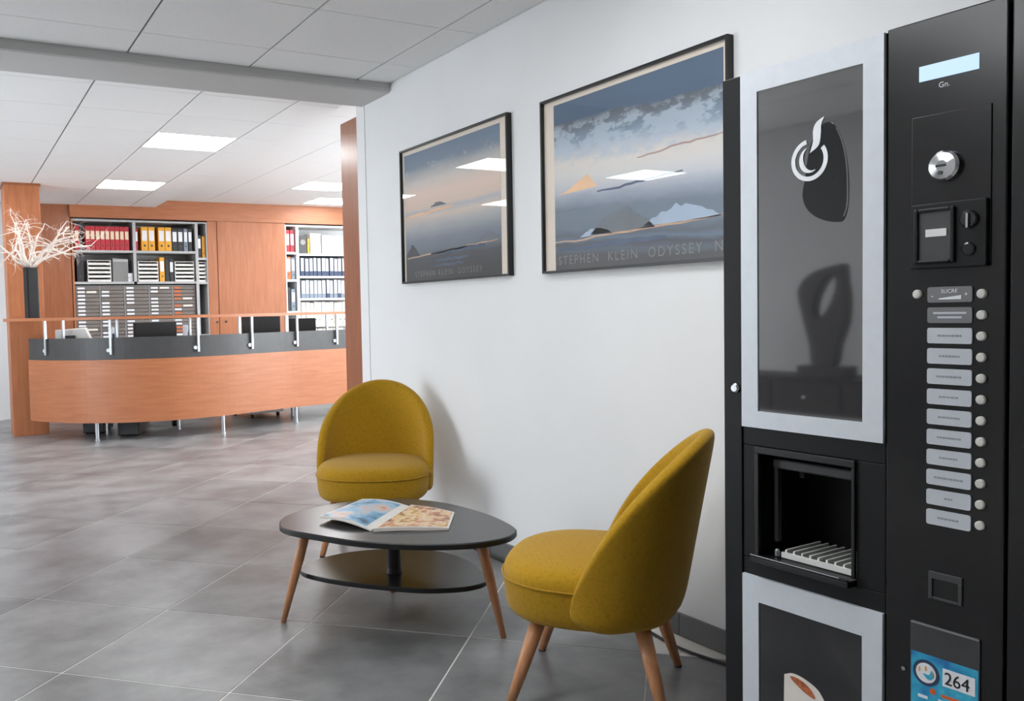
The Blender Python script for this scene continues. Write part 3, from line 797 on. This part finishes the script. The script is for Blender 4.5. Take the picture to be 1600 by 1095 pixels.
small = print_mat('seascape_print_dusk',
    [(0.0, (48, 47, 47)), (0.10, (54, 53, 54)), (0.18, (64, 66, 72)), (0.22, (100, 106, 116)), (0.32, (122, 130, 142)), (0.42, (172, 172, 172)), (0.49, (206, 190, 176)), (0.53, (176, 176, 182)),
     (0.56, (212, 190, 174)), (0.66, (222, 196, 180)), (0.76, (204, 194, 186)), (0.84, (158, 160, 162)), (0.88, (110, 126, 142)), (0.99, (96, 116, 138))], 0.0, 0.07, (0.78, 0.86, 0.55), (180, 184, 188))
def wavy(u0, u1, v0, v1, th, n=14, amp=0.006, seed=1):
    rr = random.Random(seed); tp = []; bt = []
    for k in range(n + 1):
        u = u0 + (u1 - u0) * k / n; v = v0 + (v1 - v0) * k / n + rr.uniform(-amp, amp); h_ = th * (0.5 + 0.5 * math.sin(math.pi * (k + 0.5) / (n + 1)))
        tp.append((u, v + h_ / 2)); bt.append((u, v - h_ / 2))
    return tp + bt[::-1]
def hump(u0, u1, v0, h_, n=16, seed=1):
    rr = random.Random(seed)
    return [(u0, v0)] + [(u0 + (u1 - u0) * k / n, v0 + h_ * math.sin(math.pi * k / n) * rr.uniform(0.7, 1.0)) for k in range(1, n)] + [(u1, v0)]
picture(4.217, 3.192, 1.292, 2.004, 'framed seascape print with pink and grey dusk sky, wide cream right margin', small, (0.030, 0.075, 0.009, 0.030), ('STEPHEN KLEIN  ODYSSEY', 0.040, 0.10, 1.45),
        [(wavy(0.02, 0.97, 0.185, 0.235, 0.012, seed=3), 'ink_tan'), (wavy(0.0, 0.55, 0.505, 0.53, 0.022, seed=5), 'ink_peach'), (hump(0.30, 0.48, 0.55, 0.035, seed=2), 'ink_slate'),
         (wavy(0.30, 0.85, 0.20, 0.215, 0.03, seed=8), 'ink_navy'), (wavy(0.35, 0.70, 0.145, 0.15, 0.02, seed=9), 'ink_navy'), (wavy(0.33, 0.65, 0.105, 0.11, 0.016, seed=10), 'ink_navy'),
         (hump(0.0, 0.17, 0.195, 0.10, seed=4), 'ink_char'), (hump(0.78, 0.999, 0.245, 0.06, seed=6), 'ink_slate')])
picture(2.948, 1.965, 1.288, 1.992, 'framed seascape print with blue storm clouds, partly behind the vending machine', big, (0.075, 0.030, 0.009, 0.030), ('STEPHEN  KLEIN  ODYSSEY  N', 0.050, 0.02, 1.30),
        [([(0.03, 0.455), (0.10, 0.475), (0.20, 0.53), (0.235, 0.545), (0.30, 0.465), (0.22, 0.46)], 'ink_peach'), (wavy(0.0, 0.999, 0.165, 0.205, 0.012, seed=2), 'ink_tan'),
         (wavy(0.55, 0.999, 0.575, 0.60, 0.010, seed=4), 'ink_rust'), (wavy(0.30, 0.80, 0.43, 0.455, 0.014, seed=6), 'ink_navy'),
         (hump(0.18, 0.40, 0.185, 0.055, seed=7), 'ink_mist'), (hump(0.58, 0.999, 0.20, 0.10, seed=8), 'ink_mist'), (hump(0.25, 0.65, 0.19, 0.15, seed=11), 'ink_slate'),
         (wavy(0.02, 0.7, 0.12, 0.135, 0.03, seed=12), 'ink_navy')])

# ================================================================== RECEPTION DESK
desk_pts = [(0.665, 9.10), (0.72, 8.98), (0.86, 8.76), (1.10, 8.50), (1.42, 8.32), (1.74, 8.235), (2.02, 8.225), (2.38, 8.29), (2.78, 8.42), (3.18, 8.54), (3.78, 8.65), (4.6, 8.74)]
desk = thing('reception_desk', 'curved cherry wood reception desk with dark band and raised ledge', 'desk', (2.2, 9.0, 0))
dc = [Vector((p[0] - 2.2, p[1] - 9.0)) for p in spline(desk_pts, 6)]
def normals(c):
    out = []
    for i in range(len(c)):
        t = (c[min(i + 1, len(c) - 1)] - c[max(i - 1, 0)]).normalized(); out.append(Vector((-t.y, t.x)))
    return out
dn = normals(dc)
def ribbon(off0, off1, z0, z1, name, mt, parent=None, i0=0, i1=None, bevel=0):
    i1 = len(dc) if i1 is None else i1
    a = [dc[i] + dn[i] * off0 for i in range(i0, i1)]; b = [dc[i] + dn[i] * off1 for i in range(i0, i1)]
    mb = MB(); k = len(a)
    for z in (z0, z1): mb.v += [(p.x, p.y, z) for p in a] + [(p.x, p.y, z) for p in b]
    for i in range(k - 1):
        mb.f += [(i, i + 1, 2 * k + i + 1, 2 * k + i), (k + i + 1, k + i, 3 * k + i, 3 * k + i + 1), (2 * k + i, 2 * k + i + 1, 3 * k + i + 1, 3 * k + i), (i + 1, i, k + i, k + i + 1)]
    mb.f += [(0, 2 * k, 3 * k, k), (k - 1, 2 * k - 1, 4 * k - 1, 3 * k - 1)]
    return mb.build(name, mt, parent or desk)
ribbon(0.0, 0.022, 0.170, 0.752, 'front_panel', M['cherry_h'])
ribbon(0.012, 0.034, 0.752, 0.955, 'upper_band', M['desk_band'])
ribbon(0.034, 0.75, 0.715, 0.745, 'worktop', M['desk_band'])
def ledge():
    lp = [(0.50, 9.23), (0.60, 9.16)] + desk_pts
    c = [Vector((p[0] - 2.2, p[1] - 9.0)) for p in spline(lp, 6)]
    n_ = normals(c); k = len(c); mb = MB()
    a = [c[i] + n_[i] * -0.06 for i in range(k)]; b = [c[i] + n_[i] * min(0.22, 0.04 + 0.012 * i) for i in range(k)]
    for z in (1.122, 1.150): mb.v += [(p.x, p.y, z) for p in a] + [(p.x, p.y, z) for p in b]
    for i in range(k - 1):
        mb.f += [(i, i + 1, 2 * k + i + 1, 2 * k + i), (k + i + 1, k + i, 3 * k + i, 3 * k + i + 1), (2 * k + i, 2 * k + i + 1, 3 * k + i + 1, 3 * k + i), (i + 1, i, k + i, k + i + 1)]
    mb.f += [(0, 2 * k, 3 * k, k), (k - 1, 2 * k - 1, 4 * k - 1, 3 * k - 1)]
    mb.build('ledge', M['cherry_h'], desk)
ledge()
def near(x):
    return min(range(len(dc)), key=lambda i: abs(dc[i].x + 2.2 - x))
for x in (0.80, 1.336, 2.082, 2.668, 3.219, 3.72):
    i = near(x); p = dc[i] + dn[i] * -0.004; q = dc[i] + dn[i] * 0.20
    po = MB().box(-0.011, 0.011, -0.011, 0.011, 0.80, 1.122).build('post', M['steel'], desk, (p.x, p.y, 0), math.atan2(dn[i].y, dn[i].x), bevel=0.002)
    MB().lathe([(0.018, 0), (0.018, 0.012), (0.010, 0.016)], 12, axis='x').build('fixing', M['white_plastic'], po, (0.0, 0.024, 0.84))
    MB().box(-0.011, 0.011, -0.011, 0.011, 0.745, 1.122).build('post', M['steel'], desk, (q.x, q.y, 0), math.atan2(dn[i].y, dn[i].x), bevel=0.002)
for x, off in ((1.13, 0.06), (2.33, 0.03), (3.22, 0.06), (0.95, 0.5), (2.05, 0.6), (3.45, 0.6)):
    i = near(x); p = dc[i] + dn[i] * off
    MB().lathe([(0.024, 0), (0.024, 0.012), (0.019, 0.015), (0.019, 0.715)], 14).build('leg', M['steel'], desk, (p.x, p.y, 0), smooth=False)

# column at the desk's left end
col = struct(MB().box(0.525, 0.845, 9.30, 9.70, 0, CZ2).build('column', M['cherry'], bevel=0.004))
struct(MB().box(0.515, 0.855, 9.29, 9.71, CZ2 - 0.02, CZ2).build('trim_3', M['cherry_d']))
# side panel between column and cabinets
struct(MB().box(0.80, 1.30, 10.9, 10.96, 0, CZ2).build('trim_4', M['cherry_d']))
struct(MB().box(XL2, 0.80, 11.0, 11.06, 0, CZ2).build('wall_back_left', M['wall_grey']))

# vase with whitewashed twigs on the ledge
VX, VY, VZ = 0.715, 9.045, 1.150
v = thing('tall_vase', 'tall black glazed square vase on the end of the desk ledge', 'vase', (VX, VY, VZ), R(20))
vb = MB()
prof = [(0.040, 0.0), (0.040, 0.02), (0.043, 0.22), (0.046, 0.43)]
vb.prism(rrect(-0.055, 0.055, -0.045, 0.045, 0.010), 0.0, 0.47, 'z')
vb.build('body', M['vase'], v)
vr = MB()
for a, b, c, d in ((-0.057, 0.057, -0.047, -0.038), (-0.057, 0.057, 0.038, 0.047), (-0.057, -0.048, -0.038, 0.038), (0.048, 0.057, -0.038, 0.038)):
    vr.box(a, b, c, d, 0.47, 0.478)
vr.build('rim', M['vase'], v)
tw = thing('twig_bouquet', 'spreading bouquet of curly whitewashed twigs standing in black vase', 'branches', (VX, VY, VZ + 0.478))
rr = random.Random(11)
def grow(mb, p, d, length, r, depth):
    n = 7; path = [tuple(p)]; rad = [r]; q = Vector(p); dd = Vector(d)
    for i in range(n):
        dd = (dd + Vector((rr.uniform(-1, 1), rr.uniform(-1, 1), rr.uniform(-0.8, 0.8))) * 0.36 + Vector((0, 0, -0.05))).normalized()
        q = q + dd * length / n
        if q.y > 0.20: q.y = 0.20
        if q.z < -0.12: dd.z = abs(dd.z)
        if q.y > 0.13: dd.y = -abs(dd.y)
        path.append(tuple(q)); rad.append(r * (1 - 0.75 * (i + 1) / n))
        if depth > 0 and i > 1 and rr.random() < 0.85:
            side = Vector((rr.uniform(-1, 1), rr.uniform(-1, 1), rr.uniform(-0.9, 0.9))).normalized()
            grow(mb, q, (dd * 0.55 + side).normalized(), length * rr.uniform(0.32, 0.5), rad[-1] * 0.75, depth - 1)
    mb.tube(path, rad, 5)
for k in range(15):
    a = 2 * math.pi * k / 15 + rr.uniform(-0.2, 0.2); tilt = rr.uniform(0.35, 1.3)
    mb = MB(); d = Vector((math.cos(a) * tilt, math.sin(a) * tilt * 0.45 - 0.05, 1.0)).normalized()
    grow(mb, Vector((math.cos(a) * 0.02, math.sin(a) * 0.02, -0.0)), d, rr.uniform(0.42, 0.60), 0.015, 2)
    mb.build('twig', M['twig'], tw, smooth=True)

# things on the desk worktop
WZ = 0.745
def monitor(x, y, z1, wdt, hgt, rot, label):
    t = thing('monitor', label, 'monitor', (x, y, WZ), rot, 'monitors on the desk')
    MB().lathe([(0.10, 0), (0.10, 0.010), (0.02, 0.014)], 20).build('base', M['dark_grey'], t)
    MB().box(-0.02, 0.02, 0.0, 0.02, 0.014, z1 - WZ - hgt * 0.5).build('stand', M['dark_grey'], t)
    MB().box(-wdt / 2, wdt / 2, -0.03, 0.0, z1 - WZ - hgt, z1 - WZ).build('housing', M['screen'], t, bevel=0.006)
    MB().box(-wdt / 2 + 0.012, wdt / 2 - 0.012, 0.0, 0.002, z1 - WZ - hgt + 0.014, z1 - WZ - 0.012).build('screen', M['mach_gloss'], t)
monitor(1.82, 8.92, 1.085, 0.43, 0.27, R(6), 'black monitor seen from behind, before the pigeonhole trays')
monitor(2.98, 9.10, 1.115, 0.42, 0.28, R(-4), 'black monitor seen from behind, before the sliding door')
monitor(3.50, 9.22, 1.085, 0.30, 0.25, R(-12), 'small dark monitor seen from behind, before the white shelves')
ph = thing('desk_printer', 'white office machine with paper tray on the desk near the column', 'printer', (1.08, 9.12, WZ), R(-12))
MB().prism([(-0.15, 0), (0.15, 0), (0.17, 0.18), (0.12, 0.30), (-0.15, 0.285)], -0.12, 0.12, 'y').build('housing', M['white_plastic'], ph, bevel=0.008)
MB().box(-0.08, 0.03, -0.14, -0.119, 0.16, 0.23).build('paper_slot', M['dark_grey'], ph)
MB().box(-0.07, 0.02, -0.20, -0.12, 0.16, 0.165).build('output_tray', M['white_plastic'], ph)

def binder(x, y, z, wd, ht, dp, cm, lm, label, group, lz=(0.42, 0.85), hole=True):
    o = MB().box(-wd / 2 + 0.001, wd / 2 - 0.001, 0, dp, 0, ht).build('ring_binder', M[cm], loc=(x, y, z), bevel=0.003)
    tag(o, label, 'binder', group)
    if lm:
        MB().box(-wd * 0.36, wd * 0.36, -0.0015, 0, ht * lz[0], ht * lz[1]).build('spine_label', M[lm], o)
    if hole:
        MB().lathe([(wd * 0.17, 0), (wd * 0.17, -0.0016)], 10, axis='y').build('finger_hole', M['dark_grey'], o, (0, 0, ht * 0.22))
    return o
# folders standing on the worktop behind the posts
for x, y, cm in ((1.395, 8.74, 'label_white'), (1.43, 8.75, 'blue_grey'), (2.13, 8.80, 'label_white')):
    o = MB().prism(rrect(-0.014, 0.014, 0.0, 0.30, 0.004, 2), 0, 0.20, 'y').build('magazine_file', M[cm], loc=(x, y, WZ))
    tag(o, 'slim upright paper folder standing on the desk behind a post', 'folder', 'folders on the desk')
    MB().box(-0.010, 0.010, -0.0012, 0, 0.12, 0.24).build('spine_label', M['navy'] if cm != 'blue_grey' else M['label_white'], o)

# office chair and drawer pedestal behind the desk, seen under the front panel
oc = thing('office_chair', 'black swivel office chair behind the desk, casters showing under the panel', 'chair', (1.86, 9.38, 0))
for k in range(5):
    a = R(-126 + 72 * k); c, s = math.cos(a), math.sin(a)
    MB().tube([(c * 0.03, s * 0.03, 0.12), (c * 0.16, s * 0.16, 0.10), (c * 0.29, s * 0.29, 0.075)], [0.028, 0.022, 0.015], 8).build('base_arm', M['screen'], oc)
    MB().lathe([(0.006, -0.024), (0.030, -0.022), (0.030, 0.022), (0.006, 0.024)], 14, axis='x').build('caster', M['screen'], oc, (c * 0.29, s * 0.29, 0.030))
MB().lathe([(0.032, 0.09), (0.032, 0.28), (0.022, 0.28), (0.022, 0.42)], 14).build('gas_lift', M['dark_grey'], oc)
MB().prism(rrect(-0.24, 0.24, -0.23, 0.23, 0.10), 0.42, 0.50, 'z').build('seat', M['screen'], oc, bevel=0.02)
MB().prism(rrect(-0.20, 0.20, 0.56, 0.92, 0.08), 0.22, 0.27, 'y').build('backrest', M['screen'], oc, bevel=0.015)
MB().box(-0.03, 0.03, 0.20, 0.24, 0.44, 0.60).build('back_stem', M['dark_grey'], oc)
for x, y, lab in ((1.22, 9.02, 'plain black box added under the desk near the column'), (1.48, 8.62, 'plain black box added under the desk beside the office chair')):
    t = thing('filler_box', lab, 'computer', (x, y, 0), R(-20))  # black boxes added to darken the gap under the front panel
    MB().box(-0.10, 0.10, 0, 0.45, 0.012, 0.44).build('case', M['screen'], t, bevel=0.004)
    MB().box(-0.095, 0.095, -0.012, 0, 0.02, 0.435).build('front_bezel', M['dark_grey'], t, bevel=0.003)
    for a in (-0.07, 0.07):
        for b in (0.05, 0.40): MB().lathe([(0.015, 0), (0.015, 0.012)], 10).build('foot', M['screen'], t, (a, b, 0))
pd = thing('drawer_pedestal', 'white drawer pedestal on casters beneath the right of the desk', 'drawer unit', (3.06, 9.22, 0), R(10))
MB().box(-0.20, 0.20, 0, 0.5, 0.05, 0.60).build('body', M['cream_board'], pd, bevel=0.004)
for k in range(3):
    d = MB().box(-0.195, 0.195, -0.016, 0, 0.06 + 0.18 * k, 0.23 + 0.18 * k).build('drawer', M['white_plastic'], pd, bevel=0.003)
    MB().box(-0.06, 0.06, -0.028, -0.016, 0.19 + 0.18 * k, 0.20 + 0.18 * k).build('handle', M['steel'], d)
for x in (-0.16, 0.16):
    for y in (0.05, 0.45): MB().lathe([(0.008, -0.012), (0.024, -0.010), (0.024, 0.010), (0.008, 0.012)], 12, axis='x').build('caster', M['screen'], pd, (x, y, 0.024))

# ================================================================== STORAGE WALL
YC, YD = 10.90, 11.34
hdr = struct(MB().box(1.30, 6.4, YC - 0.03, YC + 0.05, 2.318, CZ3).build('trim_5', M['cherry_h']))
def unit(name, label, x0, x1, zs, cols, cm, side_left=None, side_right=None, top=2.30, t=0.022):
    u = thing(name, label, 'shelving', (x0, YC, 0))
    wd = x1 - x0
    MB().box(0, wd, YD - YC - 0.02, YD - YC, 0, top).build('back_panel', M[cm], u)
    MB().box(0, t, 0, YD - YC - 0.02, 0, top).build('side_panel', M[side_left or cm], u)
    MB().box(wd - t, wd, 0, YD - YC - 0.02, 0, top).build('side_panel', M[side_right or cm], u)
    MB().box(t, wd - t, 0.0, YD - YC - 0.02, top - t, top).build('top_panel', M[cm], u)
    edges = [0.0] + [c - x0 for c in cols] + [wd]
    for c in cols: MB().box(c - x0 - 0.018, c - x0 + 0.018, 0.0, YD - YC - 0.02, zs[-1], top - t).build('divider', M[cm], u)
    for z in zs:
        for a, b in zip(edges[:-1], edges[1:]):
            aa = a + (t if a == 0 else 0.018); bb_ = b - (t if b == wd else 0.018)
            MB().box(aa, bb_, 0.004, YD - YC - 0.02, z - 0.028, z).build('shelf', M[cm], u)
    return u
unit('shelf_unit', 'grey shelf unit with cherry side holding binders and letter trays', 1.310, 2.776, [1.938, 1.565], [2.022], 'carcass', 'cherry')
unit('shelf_unit', 'narrow grey open shelf beside the cherry sliding door post', 2.776, 2.905, [1.86, 1.56, 0.9], [], 'carcass', t=0.014)
unit('shelf_unit', 'narrow shelf strip right of the cherry sliding door', 3.930, 4.098, [1.945, 1.585, 1.17, 0.7], [], 'carcass_w', t=0.016)
unit('shelf_unit', 'white shelf unit with rows of pale binders behind the desk', 4.098, 5.30, [1.928, 1.630, 1.336, 0.98, 0.62], [], 'carcass_w')
# sliding doors
s1 = MB().box(2.905, 3.026, YC - 0.005, YC + 0.43, 0, 2.318).build('cabinet_post', M['cherry'], bevel=0.003)
tag(s1, 'cherry wood upright post between narrow shelf and sliding door', 'post')
MB().lathe([(0.014, 0), (0.014, -0.010)], 12, axis='y').build('knob', M['dark_grey'], s1, (3.00, YC - 0.005, 1.05))
s2 = thing('sliding_door', 'large plain cherry wood sliding cabinet door', 'cabinet door', (3.026, YC, 0))
MB().box(0.004, 0.902, -0.012, 0.014, 0.02, 2.318).build('door_leaf', M['cherry'], s2, bevel=0.003)
MB().lathe([(0.014, 0), (0.014, -0.012), (0.010, -0.018)], 12, axis='y').build('knob', M['dark_grey'], s2, (0.085, -0.012, 1.055))
MB().box(0.004, 0.902, 0.020, 0.40, 0.02, 2.30).build('door_box', M['carcass'], s2)

YI = YC + 0.03
g = 'red binders on the top shelf'
for x in [1.375] + [1.497 + 0.0555 * k for k in range(9)]:
    binder(x, YI, 1.938, 0.054, 0.285, 0.30, 'red', 'label_cream', 'red ring binder with cream spine label on the top shelf', g, (0.46, 0.80))
for x, cm, lm, lab in ((2.055, 'red', 'label_white', 'thin red binder with white label beside the shelf divider'),):
    binder(x, YI, 1.938, 0.030, 0.27, 0.30, cm, lm, lab, None)
for x in (2.148, 2.232): binder(x, YI, 1.938, 0.080, 0.29, 0.30, 'yellow', 'label_white', 'wide yellow binder with white label next to red binder', 'first pair of yellow binders')
for x in (2.350, 2.432): binder(x, YI, 1.938, 0.080, 0.29, 0.30, 'yellow', 'label_white', 'wide yellow binder with white label next to black binders', 'second pair of yellow binders')
for x in (2.510, 2.580): binder(x, YI, 1.938, 0.068, 0.28, 0.30, 'black_board', 'label_white', 'black binder with white label next to yellow binders', 'black binders on the top shelf')
binder(2.645, YI, 1.938, 0.050, 0.28, 0.30, 'blue_grey', 'label_white', 'grey binder between black binders on the top shelf', None)
binder(2.700, YI, 1.938, 0.050, 0.28, 0.30, 'black_board', 'label_white', 'slim black binder at the right end of the top shelf', None)
binder(1.400, YI, 1.565, 0.075, 0.29, 0.30, 'black_board', None, 'plain black binder left of the letter trays', None)
binder(2.345, YI, 1.565, 0.060, 0.295, 0.30, 'yellow', 'label_white', 'single yellow binder between two letter tray stacks', None)
binder(2.405, YI, 1.565, 0.050, 0.28, 0.30, 'black_board', None, 'plain black binder beside the single yellow binder', None)
binder(2.460, YI, 1.565, 0.050, 0.28, 0.30, 'black_board', 'label_white', 'black binder with white label beside letter trays', None)
def tray_stack(x, z, wd, n, dz, label, y=YI):
    t = thing('letter_tray_stack', label, 'letter trays', (x, y, z), 0, 'letter trays on the shelves')
    for k in range(n):
        b = MB(); z0 = k * dz
        b.box(-wd / 2, wd / 2, 0, 0.30, z0, z0 + 0.006); b.box(-wd / 2, -wd / 2 + 0.008, 0, 0.30, z0, z0 + dz); b.box(wd / 2 - 0.008, wd / 2, 0, 0.30, z0, z0 + dz)
        b.box(-wd / 2 + 0.008, wd / 2 - 0.008, 0, 0.006, z0 + 0.006, z0 + dz * 0.5)
        tr_ = b.build('tray', M['white_plastic'], t)
        MB().box(-wd / 2 + 0.012, wd / 2 - 0.012, 0.02, 0.29, z0 + 0.007, z0 + dz * 0.55).build('papers', M['cream_board'], tr_)
    MB().box(-wd / 2, wd / 2, 0, 0.30, n * dz, n * dz + 0.006).build('lid', M['white_plastic'], t)
tray_stack(1.615, 1.565, 0.265, 5, 0.050, 'white letter tray stack beside the plain black binder')
tray_stack(2.180, 1.565, 0.240, 5, 0.048, 'white letter tray stack beside the single yellow binder')
tray_stack(2.620, 1.565, 0.240, 5, 0.048, 'white letter tray stack at the right end of shelf')
tray_stack(2.840, 1.56, 0.095, 5, 0.048, 'narrow letter tray stack in the strip beside the post')
bx = MB().prism([(-0.09, 0), (0.09, 0), (0.09, 0.27), (-0.09, 0.285)], 0, 0.28, 'y').build('file_box', M['mid_grey'], loc=(1.855, YI, 1.565), bevel=0.004)
tag(bx, 'grey upright file box between letter trays and divider', 'box')
MB().box(-0.085, 0.085, -0.002, 0, 0.24, 0.265).build('box_rim', M['carcass'], bx)
for k in range(4):
    o = MB().box(-0.03, 0.03, 0, 0.15, 0.004, 0.024).box(-0.032, 0.032, -0.002, 0.152, 0, 0.004).build('card_box', M['label_white'], loc=(1.965, YI, 1.565 + 0.026 * k))
    tag(o, 'small white card box in a pile beside the divider', 'box', 'pile of card boxes')
# pigeonhole cabinets: five columns of trays
xs = [1.340, 1.610, 1.893, 2.180, 2.462, 2.742]
for c in range(5):
    wd = xs[c + 1] - xs[c]
    t = thing('pigeonhole_cabinet', ('taupe pigeonhole cabinet beside the cherry side panel', 'taupe pigeonhole cabinet under the grey upright file box', 'taupe pigeonhole cabinet under the shelf divider', 'taupe pigeonhole cabinet under the single yellow binder', 'taupe pigeonhole cabinet with orange drawer labels')[c],
              'filing cabinet', (xs[c], YI, 0.62), 0, 'pigeonhole cabinets')
    n = 20; dz = 0.0445
    b = MB(); b.box(0, 0.010, 0, 0.32, 0, 0.9); b.box(wd - 0.010, wd, 0, 0.32, 0, 0.9); b.box(0.010, wd - 0.010, 0, 0.32, 0.89, 0.9); b.box(0.010, wd - 0.010, 0.30, 0.32, 0, 0.89)
    b.build('carcass', M['mid_grey'], t)
    rr2 = random.Random(40 + c)
    for k in range(n):
        z0 = k * dz + 0.002
        jut = rr2.choice((0.0, 0.0, 0.004, 0.008))
        d = MB().box(0.012, wd - 0.012, 0.004 - jut, 0.29, z0, z0 + dz - 0.006).build('drawer', M['grey_tray'], t)
        if rr2.random() < 0.85:
            MB().box(0.020, 0.020 + wd * 0.30, 0.002 - jut, 0.004 - jut, z0 + 0.010, z0 + dz - 0.012).build('label_card', M['orange' if (c == 4 and rr2.random() < 0.5) else 'label_white'], d)
        if rr2.random() < 0.12:
            MB().box(wd * 0.45, wd * 0.85, 0.002 - jut, 0.004 - jut, z0 + 0.010, z0 + dz - 0.012).build('label_card', M['cream_board'], d)
# narrow strip
binder(2.812, YI, 1.86, 0.045, 0.28, 0.30, 'black_board', 'label_white', 'black binder with white label in the strip beside the post', None)
binder(2.866, YI, 1.86, 0.040, 0.27, 0.30, 'yellow', None, 'yellow binder in the strip beside the post', None)
# strip right of the sliding door
for x in (3.975, 4.040): binder(x, YI, 1.945, 0.060, 0.29, 0.30, 'red', 'label_white', 'red binder with white label right of the sliding door', 'red binders beside the door', (0.32, 0.82))
binder(3.982, YI, 1.585, 0.062, 0.30, 0.30, 'orange', 'label_white', 'orange binder with white label right of the sliding door', None, (0.35, 0.9))
binder(4.045, YI, 1.585, 0.056, 0.29, 0.30, 'blue_grey', 'label_white', 'grey binder beside the orange binder', None, (0.4, 0.9))
binder(3.975, YI, 1.17, 0.050, 0.31, 0.30, 'black_board', None, 'dark binder on the low strip shelf right of the door', None)
binder(4.035, YI, 1.17, 0.060, 0.29, 0.30, 'blue_grey', 'label_white', 'pale blue binder on the low strip shelf right of the door', None)
# white unit rows
bk = thing('desk_speaker', 'dark grey speaker box on the white unit top shelf', 'speaker', (4.19, YI, 1.928))
MB().box(-0.055, 0.055, 0, 0.14, 0, 0.24).build('housing', M['dark_grey'], bk, bevel=0.006)
MB().lathe([(0.036, 0), (0.036, -0.004), (0.020, -0.002)], 18, axis='y').build('cone', M['mid_grey'], bk, (0, 0, 0.15))
binder(4.268, YI, 1.928, 0.030, 0.20, 0.20, 'yellow', None, 'small yellow booklet beside the dark speaker box', None, hole=False)
o = MB().prism([(-0.075, 0), (0.075, 0), (0.075, 0.27), (-0.075, 0.27)], 0, 0.25, 'y').build('archive_box', M['white_plastic'], loc=(4.37, YI, 1.928), bevel=0.004)
tag(o, 'white archive box on the white unit top shelf', 'box'); MB().box(-0.03, 0.03, -0.002, 0, 0.10, 0.16).build('box_label', M['cream_board'], o)
o = MB().prism([(-0.16, 0), (0.16, 0), (0.16, 0.25), (-0.16, 0.26)], 0, 0.25, 'y').build('archive_box', M['carcass'], loc=(4.64, YI + 0.05, 1.928), bevel=0.004)
tag(o, 'wide light grey archive box on the white unit top shelf', 'box'); MB().box(-0.05, 0.05, -0.002, 0, 0.08, 0.15).build('box_label', M['label_white'], o)
rr = random.Random(5)
for z, cm, lab, gp, ht, lz in ((1.630, ('navy',), 'navy binder with large pale spine label on the white unit', 'navy binders on the white unit', 0.245, (0.28, 0.97)),
                    (1.336, ('blue_grey', 'blue_grey', 'navy'), 'blue-grey binder with large white spine label on the white unit', 'blue-grey binders on the white unit', 0.245, (0.25, 0.97)),
                    (0.98, ('cream_board',), 'cream file with plain spine on the low white unit shelf', 'cream files on the white unit', 0.305, (0.3, 0.9))):
    x = 4.150
    while x < 4.95:
        wd = rr.uniform(0.050, 0.062)
        binder(x + wd / 2, YI + rr.uniform(0, 0.02), z, wd, ht * rr.uniform(0.96, 1.02), 0.28, rr.choice(cm), 'label_white' if rr.random() < 0.9 else 'cream_board', lab, gp, lz, hole=(z < 1.2 and rr.random() < 0.5))
        x += wd + 0.002
for k in range(8):
    binder(4.18 + 0.075 * k, YI, 0.62, 0.07, 0.31, 0.28, 'cream_board', 'label_white', 'cream file on the lowest white unit shelf', 'cream files below', (0.3, 0.9))

# ================================================================== CONSOLE AND SCULPTURE (mirrored in the machine's glass)
cs = thing('console_table', 'low dark wood console against the grey left wall', 'console', (-1.95, 3.42, 0), R(90))
MB().box(-0.75, 0.75, -0.20, 0.20, 0.645, 0.665).build('top', M['console'], cs, bevel=0.003)
MB().box(-0.73, 0.73, -0.18, 0.18, 0.43, 0.645).build('body', M['console'], cs)
for k in range(3):
    d = MB().box(-0.72 + 0.485 * k, -0.25 + 0.485 * k, -0.195, -0.18, 0.44, 0.635).build('drawer', M['console'], cs, bevel=0.003)
    MB().lathe([(0.010, 0), (0.012, -0.015)], 10, axis='y').build('knob', M['chrome'], d, (-0.485 + 0.485 * k, -0.195, 0.54))
for x in (-0.70, 0.70):
    for y in (-0.15, 0.15): MB().box(x - 0.02, x + 0.02, y - 0.02, y + 0.02, 0, 0.43).build('leg', M['console'], cs)
sc = thing('abstract_sculpture', 'dark bronze abstract sculpture with an oval hole on console', 'sculpture', (-1.90, 3.36, 0.665), R(90))
MB().box(-0.165, 0.165, -0.07, 0.07, 0, 0.07).build('plinth', M['sculpt'], sc, bevel=0.004)
# silhouette in local x (runs along +y of the room), z up; pierced by an oval
outer = [(0.07, 0.07), (0.095, 0.20), (0.135, 0.35), (0.172, 0.50), (0.170, 0.57), (0.12, 0.64), (0.03, 0.685), (-0.10, 0.712), (-0.125, 0.705), (-0.135, 0.60), (-0.150, 0.50), (-0.140, 0.35), (-0.09, 0.20), (-0.055, 0.07)]
oc_ = [Vector(p) for p in outer]
on = [Vector(p) for p in spline([tuple(p) for p in oc_], 4, True)]
hc = Vector((-0.005, 0.51)); N = len(on)
def hole(p):
    a = math.atan2(p.y - hc.y, p.x - hc.x); ca, sa = math.cos(a - 0.42), math.sin(a - 0.42)
    r_ = 1 / math.sqrt((ca / 0.055) ** 2 + (sa / 0.15) ** 2)
    return hc + Vector((math.cos(a), math.sin(a))) * r_
up = [i for i, p in enumerate(on) if p.y >= 0.305]
mb = MB()
hn = [hole(p) if p.y >= 0.0 else p for p in on]
for y in (-0.045, 0.045):
    mb.v += [(p.x, y, p.y) for p in on] + [(p.x, y, p.y) for p in hn]
for i in range(N):
    j = (i + 1) % N
    mb.f += [(i, j, N + j, N + i), (2 * N + j, 2 * N + i, 3 * N + i, 3 * N + j), (j, i, 2 * N + i, 2 * N + j), (N + i, N + j, 3 * N + j, 3 * N + i)]
mb.build('figure', M['sculpt'], sc, smooth=False, bevel=0.006)
